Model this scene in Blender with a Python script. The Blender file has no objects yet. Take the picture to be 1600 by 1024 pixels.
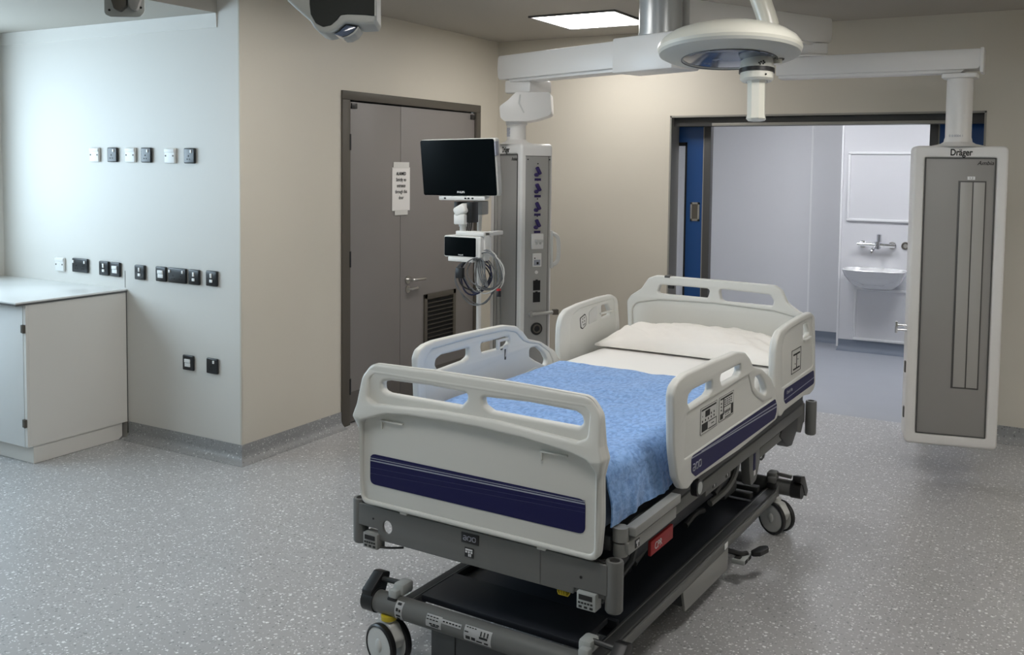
import bpy, bmesh, math, random
from mathutils import Vector, Matrix, noise
random.seed(7)
S = bpy.context.scene
COL = S.collection
PI = math.pi
R = math.radians

# ------------------------------------------------------------------ materials
def nodes(m):
    m.use_nodes = True
    nt = m.node_tree
    return nt, nt.nodes, nt.links, nt.nodes['Principled BSDF']

def mat(name, col, rough=0.5, metal=0.0, bump=0.0, bscale=200.0, var=0.0, vscale=8.0, spec=0.5, coat=0.0):
    m = bpy.data.materials.new(name)
    nt, N, L, b = nodes(m)
    b.inputs['Base Color'].default_value = (*col, 1)
    b.inputs['Roughness'].default_value = rough
    b.inputs['Metallic'].default_value = metal
    b.inputs['Specular IOR Level'].default_value = spec
    if coat:
        b.inputs['Coat Weight'].default_value = coat
        b.inputs['Coat Roughness'].default_value = 0.15
    tc = N.new('ShaderNodeTexCoord')
    if var:
        nz = N.new('ShaderNodeTexNoise'); nz.inputs['Scale'].default_value = vscale; nz.inputs['Detail'].default_value = 4
        L.new(tc.outputs['Object'], nz.inputs['Vector'])
        mx = N.new('ShaderNodeMix'); mx.data_type = 'RGBA'
        mx.inputs['A'].default_value = (*[c*(1-var) for c in col], 1)
        mx.inputs['B'].default_value = (*[min(1, c*(1+var)) for c in col], 1)
        L.new(nz.outputs['Fac'], mx.inputs['Factor']); L.new(mx.outputs['Result'], b.inputs['Base Color'])
    if bump:
        n2 = N.new('ShaderNodeTexNoise'); n2.inputs['Scale'].default_value = bscale; n2.inputs['Detail'].default_value = 3
        L.new(tc.outputs['Object'], n2.inputs['Vector'])
        bp = N.new('ShaderNodeBump'); bp.inputs['Strength'].default_value = bump; bp.inputs['Distance'].default_value = 0.002
        L.new(n2.outputs['Fac'], bp.inputs['Height']); L.new(bp.outputs['Normal'], b.inputs['Normal'])
    return m

def floor_mat(name, base, dark, fleck, rough, fl=1.0):
    m = bpy.data.materials.new(name)
    nt, N, L, b = nodes(m)
    tc = N.new('ShaderNodeTexCoord')
    nz = N.new('ShaderNodeTexNoise'); nz.inputs['Scale'].default_value = 90; nz.inputs['Detail'].default_value = 3
    L.new(tc.outputs['Object'], nz.inputs['Vector'])
    dis = N.new('ShaderNodeVectorMath'); dis.operation = 'SCALE'; dis.inputs['Scale'].default_value = 0.012
    L.new(nz.outputs['Color'], dis.inputs[0])
    add = N.new('ShaderNodeVectorMath'); L.new(tc.outputs['Object'], add.inputs[0]); L.new(dis.outputs['Vector'], add.inputs[1])
    def layer(scale, thr, dmax):
        v = N.new('ShaderNodeTexVoronoi'); v.inputs['Scale'].default_value = scale
        L.new(add.outputs['Vector'], v.inputs['Vector'])
        sp = N.new('ShaderNodeSeparateColor'); L.new(v.outputs['Color'], sp.inputs['Color'])
        g = N.new('ShaderNodeMath'); g.operation = 'GREATER_THAN'; g.inputs[1].default_value = thr; L.new(sp.outputs['Red'], g.inputs[0])
        d = N.new('ShaderNodeMath'); d.operation = 'LESS_THAN'; d.inputs[1].default_value = dmax; L.new(v.outputs['Distance'], d.inputs[0])
        r = N.new('ShaderNodeMath'); r.operation = 'MULTIPLY'; L.new(g.outputs[0], r.inputs[0]); L.new(d.outputs[0], r.inputs[1])
        r2 = N.new('ShaderNodeMath'); r2.operation = 'MULTIPLY'; ga = N.new('ShaderNodeMath'); ga.operation = 'MULTIPLY_ADD'; ga.inputs[1].default_value = .7; ga.inputs[2].default_value = .3; L.new(sp.outputs['Green'], ga.inputs[0])
        L.new(r.outputs[0], r2.inputs[0]); L.new(ga.outputs[0], r2.inputs[1])
        return r2
    big = N.new('ShaderNodeTexNoise'); big.inputs['Scale'].default_value = 2.0; L.new(tc.outputs['Object'], big.inputs['Vector'])
    m0 = N.new('ShaderNodeMix'); m0.data_type = 'RGBA'
    m0.inputs['A'].default_value = (*[c*0.93 for c in base], 1); m0.inputs['B'].default_value = (*[c*1.07 for c in base], 1)
    L.new(big.outputs['Fac'], m0.inputs['Factor'])
    m1 = N.new('ShaderNodeMix'); m1.data_type = 'RGBA'; m1.inputs['B'].default_value = (*dark, 1)
    ld = layer(75, 0.72, 0.36); L.new(ld.outputs[0], m1.inputs['Factor']); L.new(m0.outputs['Result'], m1.inputs['A'])
    m2 = N.new('ShaderNodeMix'); m2.data_type = 'RGBA'; m2.inputs['B'].default_value = (*fleck, 1)
    lf = layer(48, 0.54, 0.27*fl); L.new(lf.outputs[0], m2.inputs['Factor']); L.new(m1.outputs['Result'], m2.inputs['A'])
    m3 = N.new('ShaderNodeMix'); m3.data_type = 'RGBA'; m3.inputs['B'].default_value = (*fleck, 1)
    lg = layer(95, 0.56, 0.30*fl); L.new(lg.outputs[0], m3.inputs['Factor']); L.new(m2.outputs['Result'], m3.inputs['A'])
    L.new(m3.outputs['Result'], b.inputs['Base Color'])
    b.inputs['Roughness'].default_value = rough
    return m

def emit(name, col, s):
    m = bpy.data.materials.new(name)
    nt, N, L, b = nodes(m)
    b.inputs['Base Color'].default_value = (.9, .9, .9, 1)
    b.inputs['Emission Color'].default_value = (*col, 1)
    b.inputs['Emission Strength'].default_value = s
    return m

def glass_mat(name):
    m = bpy.data.materials.new(name); m.use_nodes = True
    nt = m.node_tree; N = nt.nodes; L = nt.links
    for n in list(N): N.remove(n)
    o = N.new('ShaderNodeOutputMaterial'); mx = N.new('ShaderNodeMixShader')
    t = N.new('ShaderNodeBsdfTransparent'); g = N.new('ShaderNodeBsdfGlossy'); g.inputs['Roughness'].default_value = .02
    mx.inputs[0].default_value = .08
    L.new(t.outputs[0], mx.inputs[1]); L.new(g.outputs[0], mx.inputs[2]); L.new(mx.outputs[0], o.inputs[0])
    return m

def blanket_mat():
    m = mat('BlueCellularCotton', (.16, .34, .66), .9)
    nt, N, L, b = nodes(m)
    tc = N.new('ShaderNodeTexCoord')
    mp = N.new('ShaderNodeMapping'); mp.inputs['Scale'].default_value = (70, 42, 70)
    L.new(tc.outputs['Object'], mp.inputs['Vector'])
    nz = N.new('ShaderNodeTexNoise'); nz.inputs['Scale'].default_value = 1.0; nz.inputs['Detail'].default_value = 3; nz.inputs['Distortion'].default_value = .6
    L.new(mp.outputs['Vector'], nz.inputs['Vector'])
    cr = N.new('ShaderNodeValToRGB')
    cr.color_ramp.elements[0].position = .35; cr.color_ramp.elements[0].color = (.12, .26, .58, 1)
    cr.color_ramp.elements[1].position = .62; cr.color_ramp.elements[1].color = (.235, .43, .78, 1)
    L.new(nz.outputs['Fac'], cr.inputs['Fac']); L.new(cr.outputs['Color'], b.inputs['Base Color'])
    bp = N.new('ShaderNodeBump'); bp.inputs['Strength'].default_value = .6; bp.inputs['Distance'].default_value = .006
    L.new(nz.outputs['Fac'], bp.inputs['Height']); L.new(bp.outputs['Normal'], b.inputs['Normal'])
    b.inputs['Sheen Weight'].default_value = .3
    return m

M = dict(
    wall=mat('CreamVinylWall', (.625, .585, .505), .45, var=.03, vscale=1.5, bump=.05, bscale=60),
    wall_cool=mat('PaleVinylWall', (.655, .635, .595), .55, var=.02, vscale=1.3, bump=.04, bscale=50),
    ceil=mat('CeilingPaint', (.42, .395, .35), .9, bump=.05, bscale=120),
    beyond=mat('WhiteCladding', (.72, .72, .74), .35, var=.01),
    trimw=mat('WhiteTrim', (.85, .85, .86), .35),
    floor=floor_mat('SpeckledVinyl', (.415, .412, .415), (.22, .22, .223), (.93, .93, .93), .30),
    skirt=floor_mat('SpeckledCove', (.285, .287, .288), (.15, .15, .152), (.66, .66, .66), .45, .8),  # floor vinyl carried up the wall, darkened to paint in the shade there
    floor2=mat('BlueGreyVinyl', (.36, .38, .42), .4, var=.04, vscale=6),
    skirt2=mat('BlueGreyCove', (.20, .23, .285), .5),
    doorg=mat('TaupeDoor', (.225, .207, .20), .5, var=.03, vscale=3),
    kick=mat('TaupeKickPlate', (.105, .095, .085), .5),
    frame=mat('BronzeFrame', (.098, .087, .072), .5, spec=.3),
    black=mat('BlackPlastic', (.012, .012, .013), .4),
    gap=mat('ShadowGap', (.01, .01, .01), .8),
    white=mat('WhitePlastic', (.74, .74, .72), .4),
    wire=mat('GreyWhitePlastic', (.60, .60, .58), .45),
    bedw=mat('OffWhiteBedPlastic', (.66, .66, .625), .38, bump=.02, bscale=400),
    bedg=mat('GreyBedPaint', (.145, .147, .142), .42),
    bedm=mat('MidGreyPaint', (.30, .30, .285), .4),
    bedd=mat('DarkGreyPlastic', (.045, .047, .048), .45),
    bedb=mat('BlackTray', (.017, .020, .027), .48),
    navy=mat('NavyDecal', (.010, .010, .072), .45, spec=.25),
    stripe=mat('PaleStripe', (.36, .38, .46), .4),
    stripe2=mat('FaintStripe', (.035, .037, .12), .4),
    steel=mat('BrushedSteel', (.55, .54, .52), .3, metal=1),
    chrome=mat('Chrome', (.8, .8, .82), .08, metal=1),
    sheet=mat('WhiteCotton', (.82, .81, .79), .9, bump=.15, bscale=500),
    pillow=mat('PillowCotton', (.84, .81, .765), .85, bump=.15, bscale=400),
    mattr=mat('MattressCover', (.25, .3, .4), .7),
    blanket=blanket_mat(),
    pend=mat('PendantWhite', (.78, .765, .745), .35),
    pendg=mat('PendantGreyPanel', (.31, .30, .285), .42),
    pendr=mat('PendantRail', (.40, .39, .365), .35),
    pendl=mat('PendantLightPanel', (.38, .375, .36), .4, metal=.3),
    poleg=mat('PoleSilverGrey', (.52, .535, .54), .28, metal=.35),
    lampw=mat('LampCream', (.74, .725, .64), .3, coat=.3),
    lampg=mat('LampGreyUnder', (.50, .50, .46), .45),
    lens=mat('LampLens', (.10, .13, .20), .08, coat=1),
    lensw=mat('LampReflector', (.62, .64, .74), .15),  # pale tone for reflections painted on the lamp lens
    screen=mat('BlackScreen', (.002, .0035, .0045), .25, spec=.06),
    cab=mat('CabinetLaminate', (.70, .68, .64), .4, var=.015, vscale=2),
    cabf=mat('CabinetFrontLaminate', (.74, .75, .74), .4),
    wtop=mat('WorktopLaminate', (.80, .81, .80), .22),
    edge=mat('DarkEdging', (.09, .088, .085), .5),
    socket=mat('BlackSocket', (.012, .014, .016), .28),
    rocker=mat('WhiteRocker', (.82, .82, .80), .3),
    blue=mat('BlueDoor', (.010, .065, .225), .35),
    dframe=mat('DarkGreyFrame', (.065, .065, .065), .45),
    jamb=mat('GreyJamb', (.29, .28, .25), .4),
    ceramic=mat('WhiteCeramic', (.80, .80, .80), .12, coat=.5),
    paper=mat('Paper', (.80, .78, .76), .8),
    tape=mat('MaskingTape', (.66, .65, .62), .7),
    ink=mat('Ink', (.02, .02, .02), .8),
    inkw=mat('WhiteInk', (.75, .75, .76), .6),
    inkg=mat('GreyInk', (.35, .36, .42), .6),
    red=mat('RedHandle', (.42, .018, .022), .45),
    yellow=mat('YellowBrakeRing', (.62, .48, .03), .45),
    clear=mat('ClearGreyPlastic', (.42, .44, .43), .2),
    label=mat('LabelWhite', (.82, .82, .82), .6),
    cableg=mat('CableGrey', (.13, .135, .14), .5),
    cableb=mat('CableNavy', (.012, .014, .06), .5),
    purple=mat('OutletPurple', (.025, .012, .10), .5),
    lit=emit('LightDiffuser', (1, .975, .94), 12),
    lit2=emit('LightDiffuserBeyond', (.93, .95, 1), 14),
    glass=glass_mat('WindowGlass'),
    dark=mat('DarkUnit', (.028, .031, .028), .6, spec=.2),
    unitg=mat('UnitGrey', (.40, .41, .385), .4),
)

# ------------------------------------------------------------------ helpers
def link(o, parent=None):
    COL.objects.link(o)
    if parent is not None: o.parent = parent
    return o

def thing(name, label, cat, loc=(0, 0, 0), rz=0.0, group=None, rot=None):
    o = bpy.data.objects.new(name, None)
    o.empty_display_size = .1
    COL.objects.link(o)
    o.location = loc
    o.rotation_euler = rot if rot else (0, 0, rz)
    o['label'] = label; o['category'] = cat
    if group: o['group'] = group
    return o

def tag(o, label, cat, group=None):
    o['label'] = label; o['category'] = cat
    if group: o['group'] = group
    return o

def struct(o):
    o['kind'] = 'structure'
    return o

class MB:
    def __init__(s): s.bm = bmesh.new()
    def _add(s, t, mtx=None):
        me = bpy.data.meshes.new('tmp'); t.to_mesh(me); t.free()
        if mtx is not None: me.transform(mtx)
        s.bm.from_mesh(me); bpy.data.meshes.remove(me)
        return s
    def box(s, lo, hi, bev=0.0, seg=2, mtx=None):
        t = bmesh.new(); bmesh.ops.create_cube(t, size=1)
        lo = Vector(lo); hi = Vector(hi); c = (lo+hi)/2; d = hi-lo
        for v in t.verts: v.co = Vector((v.co.x*d.x, v.co.y*d.y, v.co.z*d.z))+c
        if bev: bmesh.ops.bevel(t, geom=t.edges[:], offset=bev, segments=seg, profile=.5, affect='EDGES', clamp_overlap=True)
        return s._add(t, mtx)
    def cyl(s, p0, p1, r, r2=None, seg=24, caps=True):
        p0 = Vector(p0); p1 = Vector(p1); d = p1-p0
        t = bmesh.new()
        bmesh.ops.create_cone(t, cap_ends=caps, segments=seg, radius1=r, radius2=r if r2 is None else r2, depth=d.length)
        q = Vector((0, 0, 1)).rotation_difference(d.normalized()).to_matrix().to_4x4()
        return s._add(t, Matrix.Translation((p0+p1)/2) @ q)
    def sphere(s, c, r, sc=(1, 1, 1), seg=16):
        t = bmesh.new(); bmesh.ops.create_uvsphere(t, u_segments=seg, v_segments=seg//2+2, radius=r)
        for v in t.verts: v.co = Vector((v.co.x*sc[0], v.co.y*sc[1], v.co.z*sc[2]))
        return s._add(t, Matrix.Translation(c))
    def lathe(s, prof, seg=32, mtx=None):
        t = bmesh.new(); rings = []
        for r, z in prof:
            if r < 1e-6: rings.append([t.verts.new((0, 0, z))])
            else: rings.append([t.verts.new((r*math.cos(2*PI*k/seg), r*math.sin(2*PI*k/seg), z)) for k in range(seg)])
        for a, b in zip(rings, rings[1:]):
            for k in range(seg):
                k2 = (k+1) % seg
                va = [a[0]] if len(a) == 1 else [a[k], a[k2]]
                vb = [b[0]] if len(b) == 1 else [b[k2], b[k]]
                f = va+vb
                if len(f) >= 3:
                    try: t.faces.new(f)
                    except ValueError: pass
        bmesh.ops.recalc_face_normals(t, faces=t.faces[:])
        return s._add(t, mtx)
    def tube(s, pts, r, seg=8, smooth=0, cyc=False, sx=1.0):
        pts = [Vector(p) for p in pts]
        for _ in range(smooth):
            n = [] if cyc else [pts[0]]
            rng = range(len(pts)) if cyc else range(len(pts)-1)
            for i in rng:
                a = pts[i]; b = pts[(i+1) % len(pts)]
                n += [a*.75+b*.25, a*.25+b*.75]
            if not cyc: n.append(pts[-1])
            pts = n
        t = bmesh.new(); rings = []; N = len(pts); up = None
        for i, p in enumerate(pts):
            if cyc: d = pts[(i+1) % N]-pts[i-1]
            else: d = pts[min(i+1, N-1)]-pts[max(i-1, 0)]
            if d.length < 1e-9: d = Vector((0, 0, 1))
            d.normalize()
            if up is None:
                up = Vector((0, 0, 1)) if abs(d.z) < .9 else Vector((1, 0, 0))
            sd = d.cross(up)
            if sd.length < 1e-6: sd = d.orthogonal()
            sd.normalize(); up = sd.cross(d).normalized()
            rr = r[i*(len(r)-1)//max(1, N-1)] if isinstance(r, (list, tuple)) else r
            rings.append([t.verts.new(p+(sd*math.cos(2*PI*k/seg)*sx+up*math.sin(2*PI*k/seg))*rr) for k in range(seg)])
        m = N if cyc else N-1
        for i in range(m):
            a = rings[i]; b = rings[(i+1) % N]
            for k in range(seg): t.faces.new((a[k], a[(k+1) % seg], b[(k+1) % seg], b[k]))
        if not cyc:
            t.faces.new(rings[0][::-1]); t.faces.new(rings[-1])
        bmesh.ops.recalc_face_normals(t, faces=t.faces[:])
        return s._add(t)
    def prism(s, poly, lo, hi, axis='y', bev=0.0):
        """poly in the two remaining axes; x:(y,z)  y:(x,z)  z:(x,y)"""
        t = bmesh.new()
        def P(a, b, h): return (h, a, b) if axis == 'x' else ((a, h, b) if axis == 'y' else (a, b, h))
        A = [t.verts.new(P(a, b, lo)) for a, b in poly]; B = [t.verts.new(P(a, b, hi)) for a, b in poly]
        t.faces.new(A); t.faces.new(B[::-1]); n = len(poly)
        for i in range(n): t.faces.new((A[i], B[i], B[(i+1) % n], A[(i+1) % n]))
        bmesh.ops.recalc_face_normals(t, faces=t.faces[:])
        if bev: bmesh.ops.bevel(t, geom=t.edges[:], offset=bev, segments=2, profile=.5, affect='EDGES', clamp_overlap=True)
        return s._add(t)
    def build(s, name, m, parent=None, sharp=35):
        me = bpy.data.meshes.new(name); s.bm.to_mesh(me); s.bm.free()
        me.materials.append(m)
        finish(me, sharp)
        return link(bpy.data.objects.new(name, me), parent)

def finish(me, sharp=35):
    me.polygons.foreach_set('use_smooth', [True]*len(me.polygons))
    me.set_sharp_from_angle(angle=R(sharp))
    me.update()

def fillet(poly, r, seg=5):
    """round the corners of a closed polygon; r one number or one per corner"""
    out = []; n = len(poly)
    for i, p in enumerate(poly):
        p = Vector(p); a = Vector(poly[i-1])-p; b = Vector(poly[(i+1) % n])-p
        rr = r[i] if isinstance(r, (list, tuple)) else r
        la, lb = a.length, b.length
        if rr <= 0 or la < 1e-6 or lb < 1e-6: out.append((p.x, p.y)); continue
        a.normalize(); b.normalize()
        ang = math.acos(max(-1, min(1, a.dot(b))))
        if ang > R(176): out.append((p.x, p.y)); continue
        d = min(rr/math.tan(ang/2), la*.49, lb*.49)
        p0 = p+a*d; p1 = p+b*d
        for k in range(seg+1):
            t = k/seg
            q = p0*(1-t)**2+p*2*t*(1-t)+p1*t*t
            out.append((q.x, q.y))
    return out

def panel(name, outer, holes, thick, bev, plane, off, m, parent=None, res=3):
    """flat plate with rounded rims and real openings. plane 'xz': a=x,b=z, centred at y=off; 'yz': a=y,b=z, centred at x=off; 'xy': z=off"""
    cu = bpy.data.curves.new(name, 'CURVE'); cu.dimensions = '2D'; cu.fill_mode = 'BOTH'
    for pl in [outer]+list(holes):
        sp = cu.splines.new('POLY'); sp.points.add(len(pl)-1)
        for i, (a, b) in enumerate(pl): sp.points[i].co = (a, b, 0, 1)
        sp.use_cyclic_u = True
    cu.extrude = max(thick/2-bev, 0.0); cu.bevel_depth = bev; cu.bevel_resolution = res; cu.offset = -bev
    o = bpy.data.objects.new(name, cu); COL.objects.link(o)
    bpy.context.view_layer.update()
    dg = bpy.context.evaluated_depsgraph_get()
    me = bpy.data.meshes.new_from_object(o.evaluated_get(dg))
    bpy.data.objects.remove(o); bpy.data.curves.remove(cu)
    bm = bmesh.new(); bm.from_mesh(me)
    bmesh.ops.remove_doubles(bm, verts=bm.verts[:], dist=1e-5)
    for v in bm.verts:
        a, b, c = v.co
        v.co = (a, off-c, b) if plane == 'xz' else ((off+c, a, b) if plane == 'yz' else (a, b, off+c))
    bmesh.ops.recalc_face_normals(bm, faces=bm.faces[:])
    bm.to_mesh(me); bm.free()
    me.name = name; me.materials.clear(); me.materials.append(m)
    finish(me, 40)
    return link(bpy.data.objects.new(name, me), parent)

def rrect(x0, z0, x1, z1, r, seg=5):
    return fillet([(x0, z0), (x1, z0), (x1, z1), (x0, z1)], r, seg)

def text(name, s, size, m, parent, loc, face='xz', depth=.0012, sx=1.0, align='CENTER', slant=0.0, bold=0.0):
    """flat lettering: face 'xz' reads from -y, 'yz' from +x, '-yz' from -x"""
    cu = bpy.data.curves.new(name, 'FONT'); cu.body = s; cu.size = size; cu.align_x = align; cu.align_y = 'CENTER'
    cu.extrude = depth/2; cu.shear = slant; cu.offset = bold
    o = bpy.data.objects.new(name, cu); COL.objects.link(o); bpy.context.view_layer.update()
    me = bpy.data.meshes.new_from_object(o.evaluated_get(bpy.context.evaluated_depsgraph_get()))
    bpy.data.objects.remove(o); bpy.data.curves.remove(cu)
    for v in me.vertices:
        a, b, c = v.co; a *= sx
        v.co = Vector((a, -c, b)) if face == 'xz' else (Vector((c, a, b)) if face == 'yz' else Vector((-c, -a, b)))
        v.co += Vector(loc)
    me.materials.clear(); me.materials.append(m)
    return link(bpy.data.objects.new(name, me), parent)

# ------------------------------------------------------------------ the setting
XW = -3.834; YA = 3.751; XA = -5.955; YB = 6.462; ZC = 2.60; ZA = 2.455; XE = 2.6; YF = -1.6; XO = -4.0
WALLT = .2
def setbox(name, m, *boxes):
    b = MB()
    for lo, hi in boxes: b.box(lo, hi)
    return struct(b.build(name, m))

setbox('floor', M['floor'], ((XA-WALLT, YF-WALLT, -.1), (XE+WALLT, YB+.13, 0)))
struct(MB().box((-4.6, YB+.13, -.1), (1.6, 9.7, 0)).build('floor', M['floor2']))
# ceiling with the lower soffit over the recess and its downstand
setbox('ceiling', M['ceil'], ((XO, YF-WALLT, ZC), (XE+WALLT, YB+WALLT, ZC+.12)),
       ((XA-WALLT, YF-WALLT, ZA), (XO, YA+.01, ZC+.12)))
# door wall (with the opening for the double door)
DY0, DY1, DZ = 4.585, 6.195, 2.095
setbox('wall_left', M['wall'], ((XW-WALLT, YA+.012, 0), (XW, DY0, ZC)), ((XW-WALLT, DY1, 0), (XW, YB, ZC)), ((XW-WALLT, DY0, DZ), (XW, DY1, ZC)))
setbox('wall_recess', M['wall_cool'], ((XA-WALLT, YA, 0), (XW, YA+.012, ZC)), ((XA-WALLT, YA+.012, 0), (XW-WALLT, YA+.15, ZC)))
WY0, WY1, WZ0, WZ1 = .5, 3.42, 1.10, 2.34
setbox('wall_window', M['wall_cool'], ((XA-WALLT, YF-WALLT, 0), (XA, WY0, ZA)), ((XA-WALLT, WY1, 0), (XA, YA, ZA)),
       ((XA-WALLT, WY0, 0), (XA, WY1, WZ0)), ((XA-WALLT, WY0, WZ1), (XA, WY1, ZA)))
OX0, OX1, OZ = -2.414, -.40, 2.008
setbox('wall_back', M['wall'], ((XW-WALLT, YB, 0), (OX0, YB+.13, ZC)), ((OX1, YB, 0), (XE+WALLT, YB+.13, ZC)), ((OX0, YB, OZ), (OX1, YB+.13, ZC)))
setbox('wall_right', M['wall'], ((XE, YF-WALLT, 0), (XE+WALLT, YB, ZC)))
setbox('wall_front', M['wall'], ((XA-WALLT, YF-WALLT, 0), (XE+WALLT, YF, ZC)))
# window in the recess side wall: frame, mullion, pane
wf = MB()
for lo, hi in (((XA-.1, WY0, WZ0), (XA-.04, WY1, WZ0+.05)), ((XA-.1, WY0, WZ1-.05), (XA-.04, WY1, WZ1)), ((XA-.1, WY0, WZ0), (XA-.04, WY0+.05, WZ1)),
               ((XA-.1, WY1-.05, WZ0), (XA-.04, WY1, WZ1)), ((XA-.1, 1.95, WZ0), (XA-.04, 2.0, WZ1))): wf.box(lo, hi)
win = struct(wf.build('window_1', M['trimw']))
MB().box((XA-.075, WY0+.04, WZ0+.04), (XA-.069, WY1-.04, WZ1-.04)).build('pane', M['glass'], win)
MB().box((XA-.2, WY0-.03, WZ0-.03), (XA+.02, WY1+.03, WZ0)).build('window_sill', M['trimw'], win)

# coved skirting: profile swept along a wall line
def skirting(name, p0, p1, nrm, m, h=.10, r=.045, m0=0, m1=0):
    p0 = Vector((*p0, 0)); p1 = Vector((*p1, 0)); n = Vector((*nrm, 0))
    prof = [(.001, h), (.005, h), (.0055, r+.004)]
    for k in range(1, 7):
        a = k/6*PI/2
        prof.append((.0055+r*(1-math.cos(a)), .004+r*(1-math.sin(a))))
    prof += [(.0055+r+.006, .0012), (.0055+r+.006, .0003), (.001, .0003)]
    dr = (p1-p0).normalized()
    t = bmesh.new()
    A = [t.verts.new(p0+n*a-dr*a*m0+Vector((0, 0, z))) for a, z in prof]; B = [t.verts.new(p1+n*a+dr*a*m1+Vector((0, 0, z))) for a, z in prof]
    for i in range(len(prof)):
        j = (i+1) % len(prof); t.faces.new((A[i], A[j], B[j], B[i]))
    t.faces.new(A); t.faces.new(B[::-1])
    bmesh.ops.recalc_face_normals(t, faces=t.faces[:])
    b = MB(); b._add(t)
    return struct(b.build(name, m))
skirting('baseboard_recess', (-4.752, YA), (XW, YA), (0, -1), M['skirt'], m1=1)
skirting('baseboard_left', (XW, YA), (XW, DY0-.002), (1, 0), M['skirt'], m0=1)
skirting('baseboard_left', (XW, DY1+.002), (XW, YB), (1, 0), M['skirt'], m1=-1)
skirting('baseboard_back', (XW, YB), (OX0-.002, YB), (0, -1), M['skirt'], m0=-1)
skirting('baseboard_back', (OX1+.002, YB), (XE, YB), (0, -1), M['skirt'])
# thin plastic bead on the wall corner, cove under the soffit, joint lines of the wall sheets
struct(MB().box((XW-.012, YA-.002, .1), (XW+.002, YA+.012, ZC-.005), .004).build('trim_1', M['wall']))
cv = MB()
cv.prism([(YA, ZA-.078), (YA-.004, ZA-.077), (YA-.006, ZA-.05), (YA-.007, ZA-.02), (YA-.010, ZA-.0005), (YA, ZA-.0005)], XA, XO, 'x')
struct(cv.build('trim_2', M['wall_cool']))
struct(MB().box((-4.776, YA-.0015, .9), (-4.7735, YA, 1.0)).build('trim_3', M['edge']))

# ---- room beyond the sliding door
YS = 9.0; YR = 9.32; XS = -1.712
setbox('wall_beyond', M['beyond'], ((XS, YS, 0), (1.4, YS+.1, 2.5)), ((-4.4, YR, 0), (XS+.0, YR+.1, 2.5)), ((XS-.0, YS+.1, 0), (XS+.1, YR, 2.5)))
setbox('wall_beyond_left', M['beyond'], ((-4.5, YB+.13, 0), (-4.4, 9.5, 2.5)))
setbox('wall_beyond_right', M['beyond'], ((1.4, YB+.13, 0), (1.5, 9.5, 2.5)))
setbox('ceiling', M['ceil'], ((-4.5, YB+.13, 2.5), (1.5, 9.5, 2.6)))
skirting('baseboard_beyond', (XS+.002, YS), (1.4, YS), (0, -1), M['skirt2'])
skirting('baseboard_beyond', (-4.4, YR), (XS-.002, YR), (0, -1), M['skirt2'])
struct(MB().box((XS-.008, YS-.012, .03), (XS+.010, YS+.004, 2.4), .003).build('trim_4', M['trimw']))
struct(MB().box((-2.06, YR-.004, .1), (-2.045, YR, 2.4)).build('trim_5', M['trimw']))
def light_panel(name, x0, y0, x1, y1, z, lbl, m, grp=None):
    t = thing(name, lbl, 'ceiling light', ((x0+x1)/2, (y0+y1)/2, z), group=grp)
    hx, hy = (x1-x0)/2, (y1-y0)/2; w = .014
    f = MB()
    for lo, hi in (((-hx-w, -hy-w, -.012), (hx+w, -hy, 0)), ((-hx-w, hy, -.012), (hx+w, hy+w, 0)), ((-hx-w, -hy, -.012), (-hx, hy, 0)), ((hx, -hy, -.012), (hx+w, hy, 0))): f.box(lo, hi)
    f.build('frame', M['dframe'], t)
    MB().box((-hx, -hy, -.008), (hx, hy, -.001)).build('diffuser', m, t)
    return t
light_panel('ceiling_light', -2.975, 5.42, -2.40, 6.0, ZC, 'square lit ceiling light panel above the monitor, beside the grey pendant tube', M['lit'])

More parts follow.
